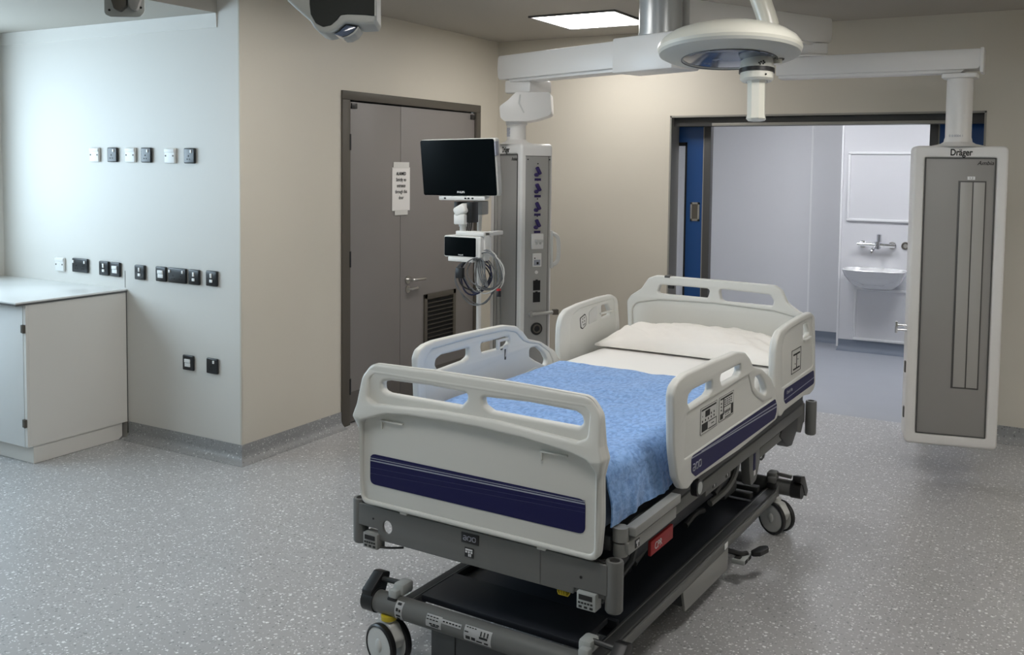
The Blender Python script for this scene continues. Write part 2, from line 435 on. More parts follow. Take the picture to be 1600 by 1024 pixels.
# ------------------------------------------------------------------ double door in the left wall
def double_door():
    d = struct(MB().box((XW-.02, DY0, DZ-.055), (XW+.012, DY1, DZ), .003).box((XW-.02, DY0, 0), (XW+.012, DY0+.075, DZ-.0552), .003)
               .box((XW-.02, DY1-.062, 0), (XW+.012, DY1, DZ-.0552), .003).build('door_1', M['frame']))
    a0, am, a1 = DY0+.08, 5.202, DY1-.067
    xf = XW-.004
    MB().box((xf-.05, DY0+.06, .0), (xf-.04, DY1-.05, DZ-.05)).build('door_stop', M['gap'], d)
    for (y0, y1) in ((a0, am-.002), (am+.002, a1)):
        lf = MB().box((xf-.04, y0, .012), (xf, y1, 2.03), .002).build('leaf', M['doorg'], d)
        MB().box((xf, y0+.004, .014), (xf+.0022, y1-.004, .205)).build('kick_plate', M['kick'], lf)
    MB().box((xf-.001, a0-.006, .006), (xf+.004, a0+.009, 2.035)).build('edge_strip', M['edge'], d)
    for z in (1.78, 1.05, .245):
        MB().cyl((xf+.012, a0-.006, z-.05), (xf+.012, a0-.006, z+.05), .009, seg=12).box((xf, a0-.006, z-.05), (xf+.006, a0+.012, z+.05)).build('hinge', M['black'], d)
    MB().box((xf, a0+.018, 1.99), (xf+.008, a0+.072, 2.022), .001).build('corner_plate', M['black'], d)
    MB().box((xf, a1-.058, 1.985), (xf+.008, a1-.004, 2.020), .001).build('corner_plate', M['black'], d)
    # handles
    h = MB().cyl((xf, 5.282, .860), (xf+.008, 5.282, .860), .027)
    h.tube([(xf+.004, 5.282, .86), (xf+.05, 5.284, .86), (xf+.055, 5.30, .86), (xf+.055, 5.425, .858)], .0095, 10, smooth=1)
    h.build('door_handle', M['steel'], d)
    k = MB().cyl((xf, 5.282, .795), (xf+.008, 5.282, .795), .025)
    k.tube([(xf+.004, 5.282, .797), (xf+.034, 5.284, .797), (xf+.036, 5.30, .797), (xf+.036, 5.36, .80)], .008, 10, smooth=1)
    k.build('thumb_turn', M['steel'], d)
    # louvred grille
    g0, g1, z0, z1 = 5.475, 5.875, .29, .735
    fr = MB()
    for lo, hi in (((g0, z0), (g1, z0+.03)), ((g0, z1-.032), (g1, z1)), ((g0, z0), (g0+.035, z1)), ((g1-.035, z0), (g1, z1))):
        fr.box((xf, lo[0], lo[1]), (xf+.012, hi[0], hi[1]), .002)
    v = fr.build('vent_frame', M['frame'], d)
    MB().box((xf, g0+.03, z0+.025), (xf+.0015, g1-.03, z1-.025)).build('vent_back', M['gap'], v)
    n = 13
    sl = MB()
    for i in range(n):
        z = z0+.04+(z1-z0-.078)*i/(n-1)
        mt = Matrix.Translation((xf+.007, (g0+g1)/2, z)) @ Matrix.Rotation(R(-38), 4, 'Y')
        sl.box((-.009, -(g1-g0)/2+.034, -.0012), (.009, (g1-g0)/2-.034, .0012), mtx=mt)
    sl.build('vent_slats', M['frame'], v)
double_door()
sg = thing('door_sign', 'white paper notice taped over the gap between the two taupe door leaves', 'sign', (XW-.002, 5.202, 1.49))
MB().box((0, -.098, -.155), (.002, .10, .135)).build('paper', M['paper'], sg)
MB().box((.0005, -.085, .128), (.0032, .09, .170)).build('tape', M['tape'], sg)
MB().box((.0005, -.07, -.185), (.0032, .075, -.150)).build('tape', M['tape'], sg)
for i, (s_, sz, bo) in enumerate((('ALARMED', .030, .0008), ('Strictly no', .034, .0003), ('entrance', .034, .0003), ('through this', .034, .0003), ('door', .034, .0003))):
    text('lettering', s_, sz, M['ink'], sg, (.003, 0, .092-.040*i), 'yz', .0008, .8, bold=bo)

# ------------------------------------------------------------------ sliding doors and opening
jb = MB()
jb.box((OX0, YB-.002, 0), (OX0+.012, YB+.16, OZ)).box((OX1-.012, YB-.002, 0), (OX1, YB+.16, OZ)).box((OX0, YB-.002, OZ-.012), (OX1, YB+.16, OZ))
struct(jb.build('trim_6', M['jamb']))
hd = struct(MB().box((OX0+.012, YB+.05, 1.935), (OX1-.012, YB+.17, OZ-.013), .002).build('trim_7', M['dframe']))
MB().box((-2.12, YB+.035, 1.935), (OX1-.1, YB+.05, 1.955), .002).build('track_rail', M['jamb'], hd)
def sliding(name, x0, x1, edge_right):
    """a pocket leaf standing almost fully open"""
    lf_ = MB()
    if edge_right:
        lf_.box((x1-.145, YB+.175, .01), (x1, YB+.22, 2.06)).box((x0, YB+.175, .01), (x1-.145, YB+.22, .30)).box((x0, YB+.175, 1.80), (x1-.145, YB+.22, 2.06)).box((x0, YB+.175, .30), (x0+.02, YB+.22, 1.80))
    else: lf_.box((x0, YB+.175, .01), (x1, YB+.22, 2.06), .002)
    d = struct(lf_.build(name, M['blue']))
    yf = YB+.175
    if edge_right:
        MB().box((x1-.004, yf-.01, .01), (x1+.045, yf+.05, 2.06), .002).build('edge_seal', M['dframe'], d)
        MB().box((x1-.012, yf-.004, .01), (x1-.004, yf, 1.975)).build('edge_trim', M['jamb'], d)
        MB().box((x0+.0, yf-.004, 1.967), (x1-.004, yf, 1.975)).build('edge_trim', M['jamb'], d)
        pn = MB().box((x0+.02, yf+.018, .3), (x1-.145, yf+.024, 1.80)).build('vision_panel', M['glass'], d)
        MB().box((x1-.145, yf-.004, .3), (x1-.132, yf, 1.825)).box((x0+.02, yf-.004, 1.80), (x1-.132, yf, 1.825)).build('panel_bead', M['gap'], d)
        h = MB()
        for lo, hi in (((-.098, 1.26), (-.085, 1.395)), ((-.043, 1.26), (-.03, 1.395)), ((-.098, 1.26), (-.03, 1.275)), ((-.098, 1.38), (-.03, 1.395))):
            h.box((x1+lo[0], yf-.006, lo[1]), (x1+hi[0], yf+.002, hi[1]))
        hh = h.build('flush_pull', M['steel'], d)
        MB().box((x1-.086, yf-.002, 1.274), (x1-.042, yf-.0005, 1.381)).build('pull_recess', M['frame'], hh)
    else:
        MB().box((x0-.045, yf-.01, .01), (x0+.004, yf+.05, 2.06), .002).build('edge_seal', M['dframe'], d)
        MB().box((x0+.004, yf-.004, .01), (x0+.012, yf, 1.975)).build('edge_trim', M['jamb'], d)
    return d
sliding('door_2', -2.62, -2.212, True)
sliding('door_3', -.687, -.1, False)

# ------------------------------------------------------------------ sink corner in the room beyond
def access_panel(name, x0, x1, z0, z1, y, lbl):
    t = thing(name, lbl, 'wall panel', ((x0+x1)/2, y, z0))
    hw = (x1-x0)/2; h = z1-z0; w = .022
    f = MB()
    for lo, hi in (((-hw, 0), (hw, w)), ((-hw, h-w), (hw, h)), ((-hw, w), (-hw+w, h-w)), ((hw-w, w), (hw, h-w))):
        f.box((lo[0], -.02, lo[1]), (hi[0], -.0005, hi[1]), .004)
    f.build('frame', M['trimw'], t)
    MB().box((-hw+w, -.008, w), (hw-w, -.001, h-w)).build('board', M['beyond'], t)
    return t
access_panel('wall_panel', -1.66, -.93, 1.18, 1.80, YS, 'white framed panel on the wall above the basin and taps')
access_panel('wall_panel', -1.575, -1.04, .105, .58, YS, 'white framed access panel on the wall under the basin')
bs = thing('wash_basin', 'white ceramic wall-hung wash basin under the chrome tap', 'basin', (-1.385, YS, .58))
def basin_shell():
    """rounded half-oval bowl: rings from foot to rim, then inside"""
    rings = [(.10, .10, 0.0), (.16, .17, .02), (.21, .24, .065), (.248, .30, .125), (.262, .33, .168), (.266, .34, .182), (.262, .336, .188),
             (.235, .30, .185), (.225, .285, .17), (.19, .23, .09), (.10, .12, .05), (.012, .02, .045)]
    t = bmesh.new(); n = 40; rr = []
    for a, dpt, z in rings:
        ring = []
        for k in range(n):
            th = 2*PI*k/n
            c, s_ = math.cos(th), math.sin(th)
            e = .62
            x = a*math.copysign(abs(c)**e, c)
            yy = math.copysign(abs(s_)**e, s_)*dpt/2
            ring.append(t.verts.new((x, min(-dpt/2+yy*1.0, -.002) if True else 0, z)))
        rr.append(ring)
    # centre inner rings on the bowl
    for (a, dpt, z), ring in zip(rings[7:], rr[7:]):
        for v in ring: v.co.y += -(.34-dpt)/2 + .0
    for a, b in zip(rr, rr[1:]):
        for k in range(n): t.faces.new((a[k], a[(k+1) % n], b[(k+1) % n], b[k]))
    t.faces.new(rr[0][::-1]); t.faces.new(rr[-1])
    bmesh.ops.recalc_face_normals(t, faces=t.faces[:])
    b = MB(); b._add(t); return b
basin_shell().build('bowl', M['ceramic'], bs, 50)
MB().cyl((0, -.16, .046), (0, -.16, .05), .022).build('waste', M['chrome'], bs)
tp = thing('wall_tap', 'chrome wall-mounted mixer tap above the white basin', 'tap', (-1.38, YS, .975))
for fx_ in (-.13, .115): MB().cyl((fx_, 0, 0), (fx_, -.02, 0), .032).cyl((fx_, -.018, 0), (fx_, -.06, 0), .018).build('wall_flange', M['chrome'], tp)
MB().cyl((-.17, -.06, 0), (.14, -.06, 0), .018).cyl((0, -.06, -.035), (0, -.06, .03), .026).build('body', M['chrome'], tp)
MB().cyl((.01, -.06, .03), (.01, -.06, .095), .022).build('lever', M['chrome'], tp)
MB().tube([(-.01, -.06, -.01), (-.02, -.12, -.02), (-.03, -.16, -.045), (-.03, -.165, -.07)], .014, 10, smooth=1).build('spout', M['chrome'], tp)
wr = thing('wall_ring', 'small round chrome-rimmed fitting on the wall right of the taps', 'fitting', (-1.158, YS, .975))
MB().lathe([(.018, 0), (.018, .006), (.022, .012), (.03, .012), (.034, .006), (.034, 0)], 24, Matrix.Rotation(R(90), 4, 'X')).build('rim', M['frame'], wr)
MB().cyl((0, 0, 0), (0, -.006, 0), .018).build('centre', M['chrome'], wr)

# ------------------------------------------------------------------ base cabinet and worktop
cabx = -4.764
cb = thing('base_cabinet', 'white laminate base cabinet in the recess below the worktop', 'cabinet', (-5.2, 3.43, 0))
def cl(x, y, z): return (x+5.2, y-3.43, z)
MB().box(cl(XA+.002, 3.135, .1), cl(cabx-.02, YA-.002, .872)).build('carcass', M['cab'], cb)
MB().box(cl(cabx-.018, 3.128, .1), cl(cabx, YA-.001, .8735)).build('side_panel', M['cab'], cb)
MB().box(cl(cabx-.0015, YA-.006, .03), cl(cabx+.001, YA-.0005, .8735)).build('dark_edging', M['edge'], cb)
MB().box(cl(cabx-.0195, 3.124, .1), cl(cabx-.0175, 3.13, .8735)).build('dark_edging', M['edge'], cb)
for x1, x0 in ((cabx-.024, cabx-.45), (cabx-.454, XA+.004)):
    MB().box(cl(x0, 3.11, .1), cl(x1, 3.13, .868), .0015).build('door', M['cabf'], cb)
MB().box(cl(cabx-.022, 3.112, .1), cl(cabx-.001, 3.13, .8735)).build('front_edge', M['cab'], cb)
for z in (.745, .232):
    MB().box(cl(cabx-.03, 3.10, z-.022), cl(cabx-.003, 3.114, z+.022), .003).cyl(cl(cabx-.008, 3.103, z-.022), cl(cabx-.008, 3.103, z+.022), .007, seg=10).build('hinge', M['frame'], cb)
MB().prism([(3.150-3.43, .1), (3.150-3.43, 0.002), (3.69-3.43, .002), (3.715-3.43, .02), (3.715-3.43, .1)], XA+.002+5.2, cabx-.010+5.2, 'x').build('plinth', M['cab'], cb)
wt = thing('worktop', 'white worktop with thin dark edge on the base cabinet', 'worktop', (-5.2, 3.4, .874))
MB().box((XA+.001+5.2, 3.055-3.4, .0096), (cabx+.004+5.2, YA-.001-3.4, .019), .001).build('top', M['wtop'], wt)
MB().box((XA+.001+5.2, 3.053-3.4, 0.0), (cabx+.006+5.2, YA-.001-3.4, .0095)).build('dark_edge', M['edge'], wt)

# ------------------------------------------------------------------ sockets and switches on the recess wall
def device(kind, x, z, label, cat, group):
    names = {'blank': 'outlet_plate', 'socket': 'power_socket', 'double': 'double_socket', 'spur': 'fused_switch', 'switch': 'wall_switch'}  # the blank kind is a blanking plate without any socket
    t = thing(names[kind], label, cat, (x, YA, z), group=group)
    w = .073 if kind == 'double' else .043
    h = .043
    m = M['white'] if kind == 'blank' else M['socket']
    p = MB().box((-w, -.016, -h), (w, -.0005, h), .006, 3)
    p.build('plate', m, t)
    yf = -.016
    if kind == 'blank':
        MB().box((-w+.003, yf-.003, h-.024), (w-.003, yf+.001, h-.004), .002).build('top_lip', M['white'], t)
        for sx in (-1, 1): MB().cyl((sx*.030, yf-.0015, 0), (sx*.030, yf+.001, 0), .005, seg=10).build('screw', M['frame'], t)
    def rock(px, pz, a=.011, b=.017):
        MB().box((px-a/2, yf-.005, pz-b/2), (px+a/2, yf+.001, pz+b/2), .0015, mtx=None).build('rocker', M['rocker'], t)
    def pins(px, pz):
        MB().box((px-.003, yf-.0008, pz+.006), (px+.003, yf+.001, pz+.015)).box((px-.014, yf-.0008, pz-.010), (px-.006, yf+.001, pz-.005)).box((px+.006, yf-.0008, pz-.010), (px+.014, yf+.001, pz-.005)).build('pin_holes', M['gap'], t)
    if kind == 'socket': rock(.016, .024); pins(-.004, -.012)
    if kind == 'double':
        rock(-.058, .022); rock(.048, .022); pins(-.03, -.012); pins(.032, -.012)
    if kind == 'spur':
        rock(0, .016, .012, .024)
        MB().box((-.010, yf-.004, -.022), (.010, yf+.001, -.006), .0015).build('fuse_holder', M['rocker'], t)
    if kind == 'switch':
        MB().box((-.022, yf-.006, .002), (.022, yf+.001, .022), .002).box((-.022, yf-.003, -.022), (.022, yf+.001, .0), .002).build('rocker', M['rocker'], t)
    return t
UG, LG, FG = 'outlet plates in the upper row', 'outlet plates in the lower row', 'outlet plates near the floor'
for k, x, z, lb in (
    ('blank', -5.022, 1.683, 'white blank plate at the far left end of the upper outlet row'),
    ('socket', -4.860, 1.684, 'black single socket between the first two white plates of the upper row'),
    ('blank', -4.702, 1.683, 'white blank plate between two black sockets, middle left of the upper row'),
    ('socket', -4.565, 1.683, 'black single socket in the middle of the upper row, left of the wide gap'),
    ('blank', -4.368, 1.680, 'white blank plate furthest right in the upper row, beside the last black socket'),
    ('socket', -4.210, 1.681, 'black single socket at the right end of the upper outlet row')):
    device(k, x, z, lb, 'socket' if k == 'socket' else 'wall plate', UG)
for k, x, z, lb in (
    ('blank', -5.368, 1.003, 'white blank plate alone at the left end above the worktop'),
    ('double', -5.172, 1.008, 'black double socket above the worktop, next to the white blank plate'),
    ('spur', -4.950, 1.005, 'black fused switch touching a rocker switch, just above the worktop'),
    ('switch', -4.848, 1.004, 'black switch with white rocker above the right edge of the worktop'),
    ('spur', -4.632, 1.001, 'black fused switch standing alone right of the worktop corner'),
    ('switch', -4.452, 1.003, 'black switch with white rocker left of the right-hand double socket'),
    ('double', -4.318, 1.003, 'black double socket in the tight group of plates right of the cabinet'),
    ('spur', -4.183, 1.003, 'black fused switch touching the right side of a double socket'),
    ('spur', -4.045, 1.005, 'black fused switch at the right end of the lower row by the wall corner')):
    device(k, x, z, lb, {'double': 'socket', 'blank': 'wall plate'}.get(k, 'switch'), LG)
device('switch', -4.236, .513, 'black switch with white rocker low on the wall, left of a socket', 'switch', FG)
device('socket', -4.046, .516, 'black single socket low on the wall near the corner', 'socket', FG)

# ------------------------------------------------------------------ ceiling pendants
def xf(o, m):
    o.data.transform(m); o.data.update(); return o

def arm_beam(p0, p1, z0, z1, w, e0, e1, root_loc, bulge=.012):
    """box beam from p0 to p1 (xy) with a rounded outer end, local to root"""
    a = Vector((p0[0], p0[1], 0)); b = Vector((p1[0], p1[1], 0)); d = (b-a); L = d.length; d.normalize()
    h = z1-z0
    prof = [(-e0, z0+.004), (L+e1-.02, z0+.004), (L+e1-.006, z0+.02), (L+e1, z0+h*.5), (L+e1-.004, z1-.012), (L+e1-.012, z1), (-e0, z1)]
    mb = MB(); mb.prism(prof, -w/2, w/2, 'y', .006)
    mb.prism([(-e0+.01, z0-.012), (L+e1-.10, z0-.012), (L+e1-.08, z0+.006), (-e0+.01, z0+.006)], -w/2+.02, w/2-.02, 'y', .003)
    th = math.atan2(d.y, d.x)
    mt = Matrix.Translation(a-Vector(root_loc)) @ Matrix.Rotation(th, 4, 'Z')
    mb.bm.transform(mt)
    return mb

def column(root, root_loc, loc, rz, W=.45, T=.20, Z0=.19, Z1=1.773, track=True):
    mt = Matrix.Translation(Vector(loc)-Vector(root_loc)) @ Matrix.Rotation(rz, 4, 'Z')
    def ad(o): return xf(o, mt)
    body = ad(panel('column_housing', rrect(-W/2, Z0, W/2, Z1, .03, 6), [rrect(-.168, .250, .168, 1.711, .012, 4)] , T, .014, 'xz', T/2, M['pend'], root, 4))
    fp = ad(MB().box((-.1675, .004, .251), (.1675, T-.004, 1.7105), .002).build('front_panel', M['pendg'], body))
    b = MB()
    for lo, hi in (((-.1685, .249), (-.1625, 1.712)), ((.1625, .249), (.1685, 1.712)), ((-.1685, .249), (.1685, .254)), ((-.1685, 1.706), (.1685, 1.712))):
        b.box((lo[0], .0005, lo[1]), (hi[0], .006, hi[1]))
    ad(b.build('panel_seal', M['edge'], body))
    # equipment rail track
    if track:
      tr = ad(MB().box((-.006, .001, .503), (.126, .006, 1.592), .001).build('track_surround', M['edge'], body))
      ad(MB().box((.004, -.002, .510), (.0605, .006, 1.585), .001).box((.0665, -.002, .510), (.119, .006, 1.585), .001).build('rail_track', M['pendr'], body))
      lb = ad(MB().box((.036, .002, 1.598), (.072, .0035, 1.615)).build('rail_label', M['label'], body))
      ad(text('lettering', '1,2', .016, M['ink'], lb, (.054, .0015, 1.606)))
    ad(text('lettering', 'Dräger', .047, M['ink'], body, (.002, -.0005, 1.738), sx=.78, bold=.0012))
    ad(text('lettering', 'Ambia', .030, M['ink'], body, (.118, .0028, 1.684), slant=.3))
    # collar and tube on top
    cx, cy = 0.0, T/2
    mtc = Matrix.Translation((cx, cy, 0))
    return mt, ad, body

# --- pendant carrying the monitors (left)
HUB = (-1.770, 4.577)
LR = (HUB[0], HUB[1], ZC)
NECK = (-2.826, 4.985)
pl = thing('ceiling_pendant', 'white ceiling pendant arm with the outlet column behind the bed, left of the bed head', 'medical pendant', LR)
mb = MB(); mb.cyl((0, 0, 0), (0, 0, -.295), .108, seg=40)
mb.build('ceiling_tube', M['poleg'], pl)
MB().cyl((0, 0, 0), (0, 0, -.02), .17, seg=40).build('ceiling_flange', M['pend'], pl)
MB().cyl((0, 0, -.298), (0, 0, -.285), .112, seg=40).build('tube_collar', M['poleg'], pl)
arm = arm_beam(HUB, NECK, 2.150, 2.295, .16, .16, .092, LR).build('support_arm', M['pend'], pl)
dv = Vector((NECK[0]-HUB[0], NECK[1]-HUB[1])); th = math.atan2(dv.y, dv.x)
hub = MB().box((-.17, -.105, -.475), (.235, .105, -.296), .01)
hub.bm.transform(Matrix.Rotation(th, 4, 'Z')); hub.build('arm_hub', M['pend'], pl)
mtn = Matrix.Translation((NECK[0]-LR[0], NECK[1]-LR[1], -LR[2]))
bl = MB().box((-.10, -.10, 2.072), (.10, .10, 2.150), .012)
bl.bm.transform(Matrix.Translation((.058, .033, 0)) @ mtn @ Matrix.Rotation(R(-12), 4, 'Z')); bl.build('brake_block', M['pend'], pl)
sw = MB()
pk = .00383
sw.prism(fillet([((x-805)*pk, z) for x, z in ((806, 2.074), (859, 2.074), (861, 1.945), (838, 1.915), (824, 1.905), (789, 1.905), (783, 1.925), (781, 1.99), (795, 2.03))], [.008, .02, .03, .03, .01, .01, .02, .02, .03], 4), -.115, .115, 'y', .022)
sw.bm.transform(mtn @ Matrix.Rotation(R(24), 4, 'Z')); sw.build('swivel_joint', M['pend'], pl)
sj = MB().prism([((x-805)*pk, z) for x, z in ((812, 2.06), (814, 2.06), (813, 2.01), (820, 1.955), (818, 1.952), (810, 2.01))], -.1165, -.1145, 'y')
sj.bm.transform(mtn @ Matrix.Rotation(R(24), 4, 'Z')); sj.build('joint_seam', M['wire'], pl)
nk = MB().lathe([(.064, 1.908), (.064, 1.890), (.056, 1.884), (.056, 1.80), (.066, 1.788), (.10, 1.776), (.11, 1.771)], 32)
nk.bm.transform(mtn); nk.build('neck', M['pend'], pl)
lbm = MB()
for k in range(12):
    a = R(-140+k*3.2)
    for j in range(7):
        if (k*7+j*5+k*j) % 3: lbm.box((.0565*math.cos(a)-.0015, .0565*math.sin(a)-.0015, 1.818+j*.0075), (.0565*math.cos(a)+.0015, .0565*math.sin(a)+.0015, 1.824+j*.0075))
lbm.bm.transform(mtn); lbm.build('rating_label', M['inkg'], pl)

CL = (-2.858, 4.914, 0)
mtL, adL, bodyL = column(pl, LR, CL, R(-36.2), track=False)
# outlet side of the column (local +x face)
xs = .225
adL(MB().box((xs-.01, .028, .262), (xs+.002, .186, 1.70), .001).build('side_panel', M['pendl'], bodyL))
adL(MB().box((xs-.01, .172, .262), (xs+.0028, .1745, 1.70)).box((xs-.01, .026, 1.70), (xs+.0028, .188, 1.703)).build('panel_joint', M['edge'], bodyL))
for z in (1.606, 1.510, 1.403, 1.303):
    o = MB()
    mm = Matrix.Translation((xs+.012, .104, z+.012)) @ Matrix.Rotation(R(28), 4, 'X')
    o.box((-.010, -.010, -.024), (.012, .010, .024), .006, mtx=mm)
    o.cyl((xs+.002, .092, z-.012), (xs+.02, .092, z-.012), .011, seg=12)
    ob = adL(o.build('gas_outlet', M['purple'], bodyL))
    adL(MB().box((xs+.001, .084, z-.046), (xs+.0045, .124, z-.032)).build('outlet_plate', M['purple'], ob))
    adL(MB().cyl((xs, .104, z+.052), (xs+.004, .104, z+.052), .004, seg=8).build('outlet_screw', M['ink'], ob))
ob = adL(MB().box((xs, .066, 1.165), (xs+.014, .142, 1.255), .004).build('vacuum_plate', M['pend'], bodyL))
adL(MB().box((xs+.012, .084, 1.205), (xs+.028, .134, 1.222), .003).cyl((xs+.012, .097, 1.198), (xs+.02, .097, 1.198), .006, seg=10).cyl((xs+.012, .12, 1.198), (xs+.02, .12, 1.198), .006, seg=10).build('toggle', M['wire'], ob))
ob = adL(MB().box((xs, .076, 1.062), (xs+.008, .132, 1.140), .002).build('data_plate', M['pend'], bodyL))
adL(MB().box((xs+.007, .084, 1.07), (xs+.0095, .124, 1.103)).build('data_socket', M['inkg'], ob))
adL(MB().box((xs+.009, .1, 1.076), (xs+.0105, .113, 1.09)).box((xs+.007, .086, 1.108), (xs+.0095, .092, 1.116)).build('data_port', M['ink'], ob))
adL(MB().cyl((xs, .102, 1.030), (xs+.006, .102, 1.030), .010, seg=14).build('button', M['pend'], bodyL))
for z in (.953, .884):
    adL(MB().box((xs+.001, .083, z-.029), (xs+.004, .128, z+.029)).box((xs+.001, .098, z+.028), (xs+.004, .112, z+.034)).build('blank_cutout', M['gap'], bodyL))
lv = MB().cyl((xs, .07, .787), (xs+.02, .07, .787), .016, seg=16)
lv.tube([(xs+.016, .07, .787), (xs+.022, .14, .79), (xs+.024, .22, .795)], .010, 10)
adL(lv.build('side_lever', M['pendr'], bodyL))
adL(MB().box((xs+.01, .20, .779), (xs+.036, .235, .811), .004).build('lever_knob', M['frame'], bodyL))
ob = adL(MB().cyl((xs, .106, .70), (xs+.010, .106, .70), .036, seg=28).build('round_socket', M['black'], bodyL))
adL(MB().lathe([(.018, 0), (.018, .004), (.022, .006), (.026, .004), (.026, 0)], 24, Matrix.Translation((xs+.009, .106, .70)) @ Matrix.Rotation(R(90), 4, 'Y')).build('socket_ring', M['frame'], ob))
gh = MB().tube([(xs-.01, .20, 1.065), (xs+.0, .225, 1.075), (xs+.002, .245, 1.10), (xs+.002, .245, 1.22), (xs, .225, 1.247), (xs-.01, .20, 1.255)], .012, 10, smooth=2)
gh.box((xs-.018, .192, 1.05), (xs+.01, .206, 1.27), .003)
adL(gh.build('grab_handle', M['wire'], bodyL))
for z in (1.682, ): 
    adL(MB().cyl((xs, .04, z), (xs+.005, .04, z), .004, seg=8).cyl((xs, .178, z), (xs+.005, .178, z), .004, seg=8).build('panel_screw', M['black'], bodyL))
adL(MB().box((-.150, -.004, .45), (-.115, .006, 1.62), .001).build('mounting_rail', M['pendr'], bodyL))
adL(MB().box((-.095, -.004, .45), (-.06, .006, 1.62), .001).build('mounting_rail', M['pendr'], bodyL))
adL(MB().box((-.262, .05, .30), (-.226, .09, 1.62), .002).build('cable_duct', M['pendl'], bodyL))

# --- pendant with the empty column (right)
UA0, UA1 = HUB, (-1.255, 5.56)
RR = (-1.255, 5.56, 2.43)
CR = (-.452, 5.467, 0); rzR = R(11.8)
pr = thing('ceiling_pendant', 'white two-piece ceiling pendant arm with the empty grey-fronted column hanging on the right', 'medical pendant', RR)
arm_beam(UA0, UA1, 2.345, 2.49, .17, -.115, .085, RR).build('upper_arm', M['pend'], pr)
jb_ = MB().box((-.09, -.085, -.15), (.085, .085, -.085), .008); jb_.bm.transform(Matrix.Rotation(R(20), 4, 'Z')); jb_.build('elbow_block', M['pend'], pr)
MB().lathe([(.10, -.15), (.115, -.152), (.115, -.158), (.09, -.16)], 32).build('elbow_ring', M['pend'], pr)
wv = Vector((math.cos(rzR), math.sin(rzR))); nv = Vector((-math.sin(rzR), math.cos(rzR)))
TB = (CR[0]+nv.x*.1-wv.x*.004, CR[1]+nv.y*.1-wv.y*.004)
la = arm_beam(UA1, TB, 2.166, 2.274, .15, .17, .105, RR)
la.build('lower_arm', M['pend'], pr)
ec = MB()
d2 = Vector((TB[0]-UA1[0], TB[1]-UA1[1])); th2 = math.atan2(d2.y, d2.x); L2 = d2.length
mte = Matrix.Rotation(th2, 4, 'Z')
ec.box((L2+.095, -.078, 2.152-2.43), (L2+.112, .078, 2.279-2.43), .004); ec.bm.transform(mte)
ec.build('arm_end_cap', M['pend'], pr)
tb = MB().lathe([(.062, 2.13), (.064, 2.125), (.064, 1.82), (.067, 1.81), (.070, 1.795), (.085, 1.785), (.125, 1.776), (.135, 1.771)], 36)
tb.bm.transform(Matrix.Translation((TB[0]-RR[0], TB[1]-RR[1], -RR[2]))); tb.build('hanging_tube', M['pend'], pr)
fp_ = MB().prism(rrect(-.085, -.085, .085, .085, .02), 2.128, 2.150, 'z', .004); fp_.bm.transform(Matrix.Translation((TB[0]-RR[0], TB[1]-RR[1], -RR[2])) @ Matrix.Rotation(th2, 4, 'Z')); fp_.build('tube_flange', M['pend'], pr)
mtR, adR, bodyR = column(pr, RR, CR, rzR)
for z in (.594, .351): adR(MB().box((-.232, .02, z-.03), (-.222, .05, z+.03), .002).build('side_clip', M['edge'], bodyR))
hk = MB().cyl((-.225, .04, .79), (-.275, .04, .79), .007, seg=12).cyl((-.225, .04, .815), (-.275, .04, .815), .007, seg=12).box((-.285, .03, .772), (-.272, .05, .835), .003)
adR(hk.build('side_hook', M['chrome'], bodyR))
sn = text('lettering', '0 0 0004 1', .016, M['inkg'], pr, (0, 0, 0)); xf(sn, Matrix.Translation((TB[0]-RR[0], TB[1]-RR[1], 0)) @ Matrix.Rotation(rzR-R(0), 4, 'Z') @ Matrix.Translation((-.018, -.066, 1.826-RR[2])))

# ------------------------------------------------------------------ patient monitor on its pole
mp = thing('monitor_pole', 'slim white equipment pole beside the left pendant column, below the large monitor', 'pole', (-2.768, 4.48, .45))
MB().cyl((0, 0, 0), (0, 0, .93), .0135, seg=16).build('pole', M['pend'], mp)
MB().cyl((.03, .06, .05), (0, 0, .05), .012, seg=10).cyl((.03, .06, .8), (0, 0, .8), .012, seg=10).build('pole_bracket', M['pend'], mp)
MB().box((-.03, -.03, .925), (.035, .04, 1.0), .006).build('pole_clamp', M['pendl'], mp)

mo = thing('patient_monitor', 'large black patient monitor screen with silver edge, blank, in front of the door', 'monitor', (-2.787, 4.291, 1.632), rot=(R(6), R(-1.0), R(0)))
W2, H2 = .2375, .152
panel('rear_housing', rrect(-W2, -H2, W2, H2, .014), [], .045, .010, 'xz', .026, M['wire'], mo)
panel('screen', rrect(-W2+.003, -H2+.003, W2-.008, H2-.003, .012), [], .006, .002, 'xz', .001, M['screen'], mo)
MB().box((-.14, .03, -.11), (.14, .075, .11), .015).build('back_cover', M['wire'], mo)
MB().box((W2-.007, .0, .06), (W2+.0015, .03, .135), .002).build('alarm_lamp', M['inkg'], mo)
text('lettering', 'PHILIPS', .015, M['inkw'], mo, (.008, -.0025, -H2+.020), depth=.0008, bold=.0004)
MB().box((-.135, -.005, -H2-.024), (.155, .05, -H2-.001), .004).build('interface_strip', M['white'], mo)
for x in (-.1, .03, .05, .075): MB().box((x, -.0065, -H2-.016), (x+.012, -.004, -H2-.008)).build('port', M['ink'], mo)
mk = thing('monitor_bracket', 'white jointed bracket with black cradle holding up the large monitor', 'bracket', (-2.762, 4.31, 1.30))
MB().box((-.05, -.02, .075), (-.025, .035, .150), .003).box((.03, -.02, .04), (.065, .045, .150), .004).box((-.05, .02, .10), (.06, .045, .150), .003).build('cradle', M['black'], mk)
hd_ = MB(); hd_.box((-.038, -.035, -.028), (.038, .035, .028), .014, 3, mtx=Matrix.Translation((-.002, -.012, .105)) @ Matrix.Rotation(R(-28), 4, 'Y'))
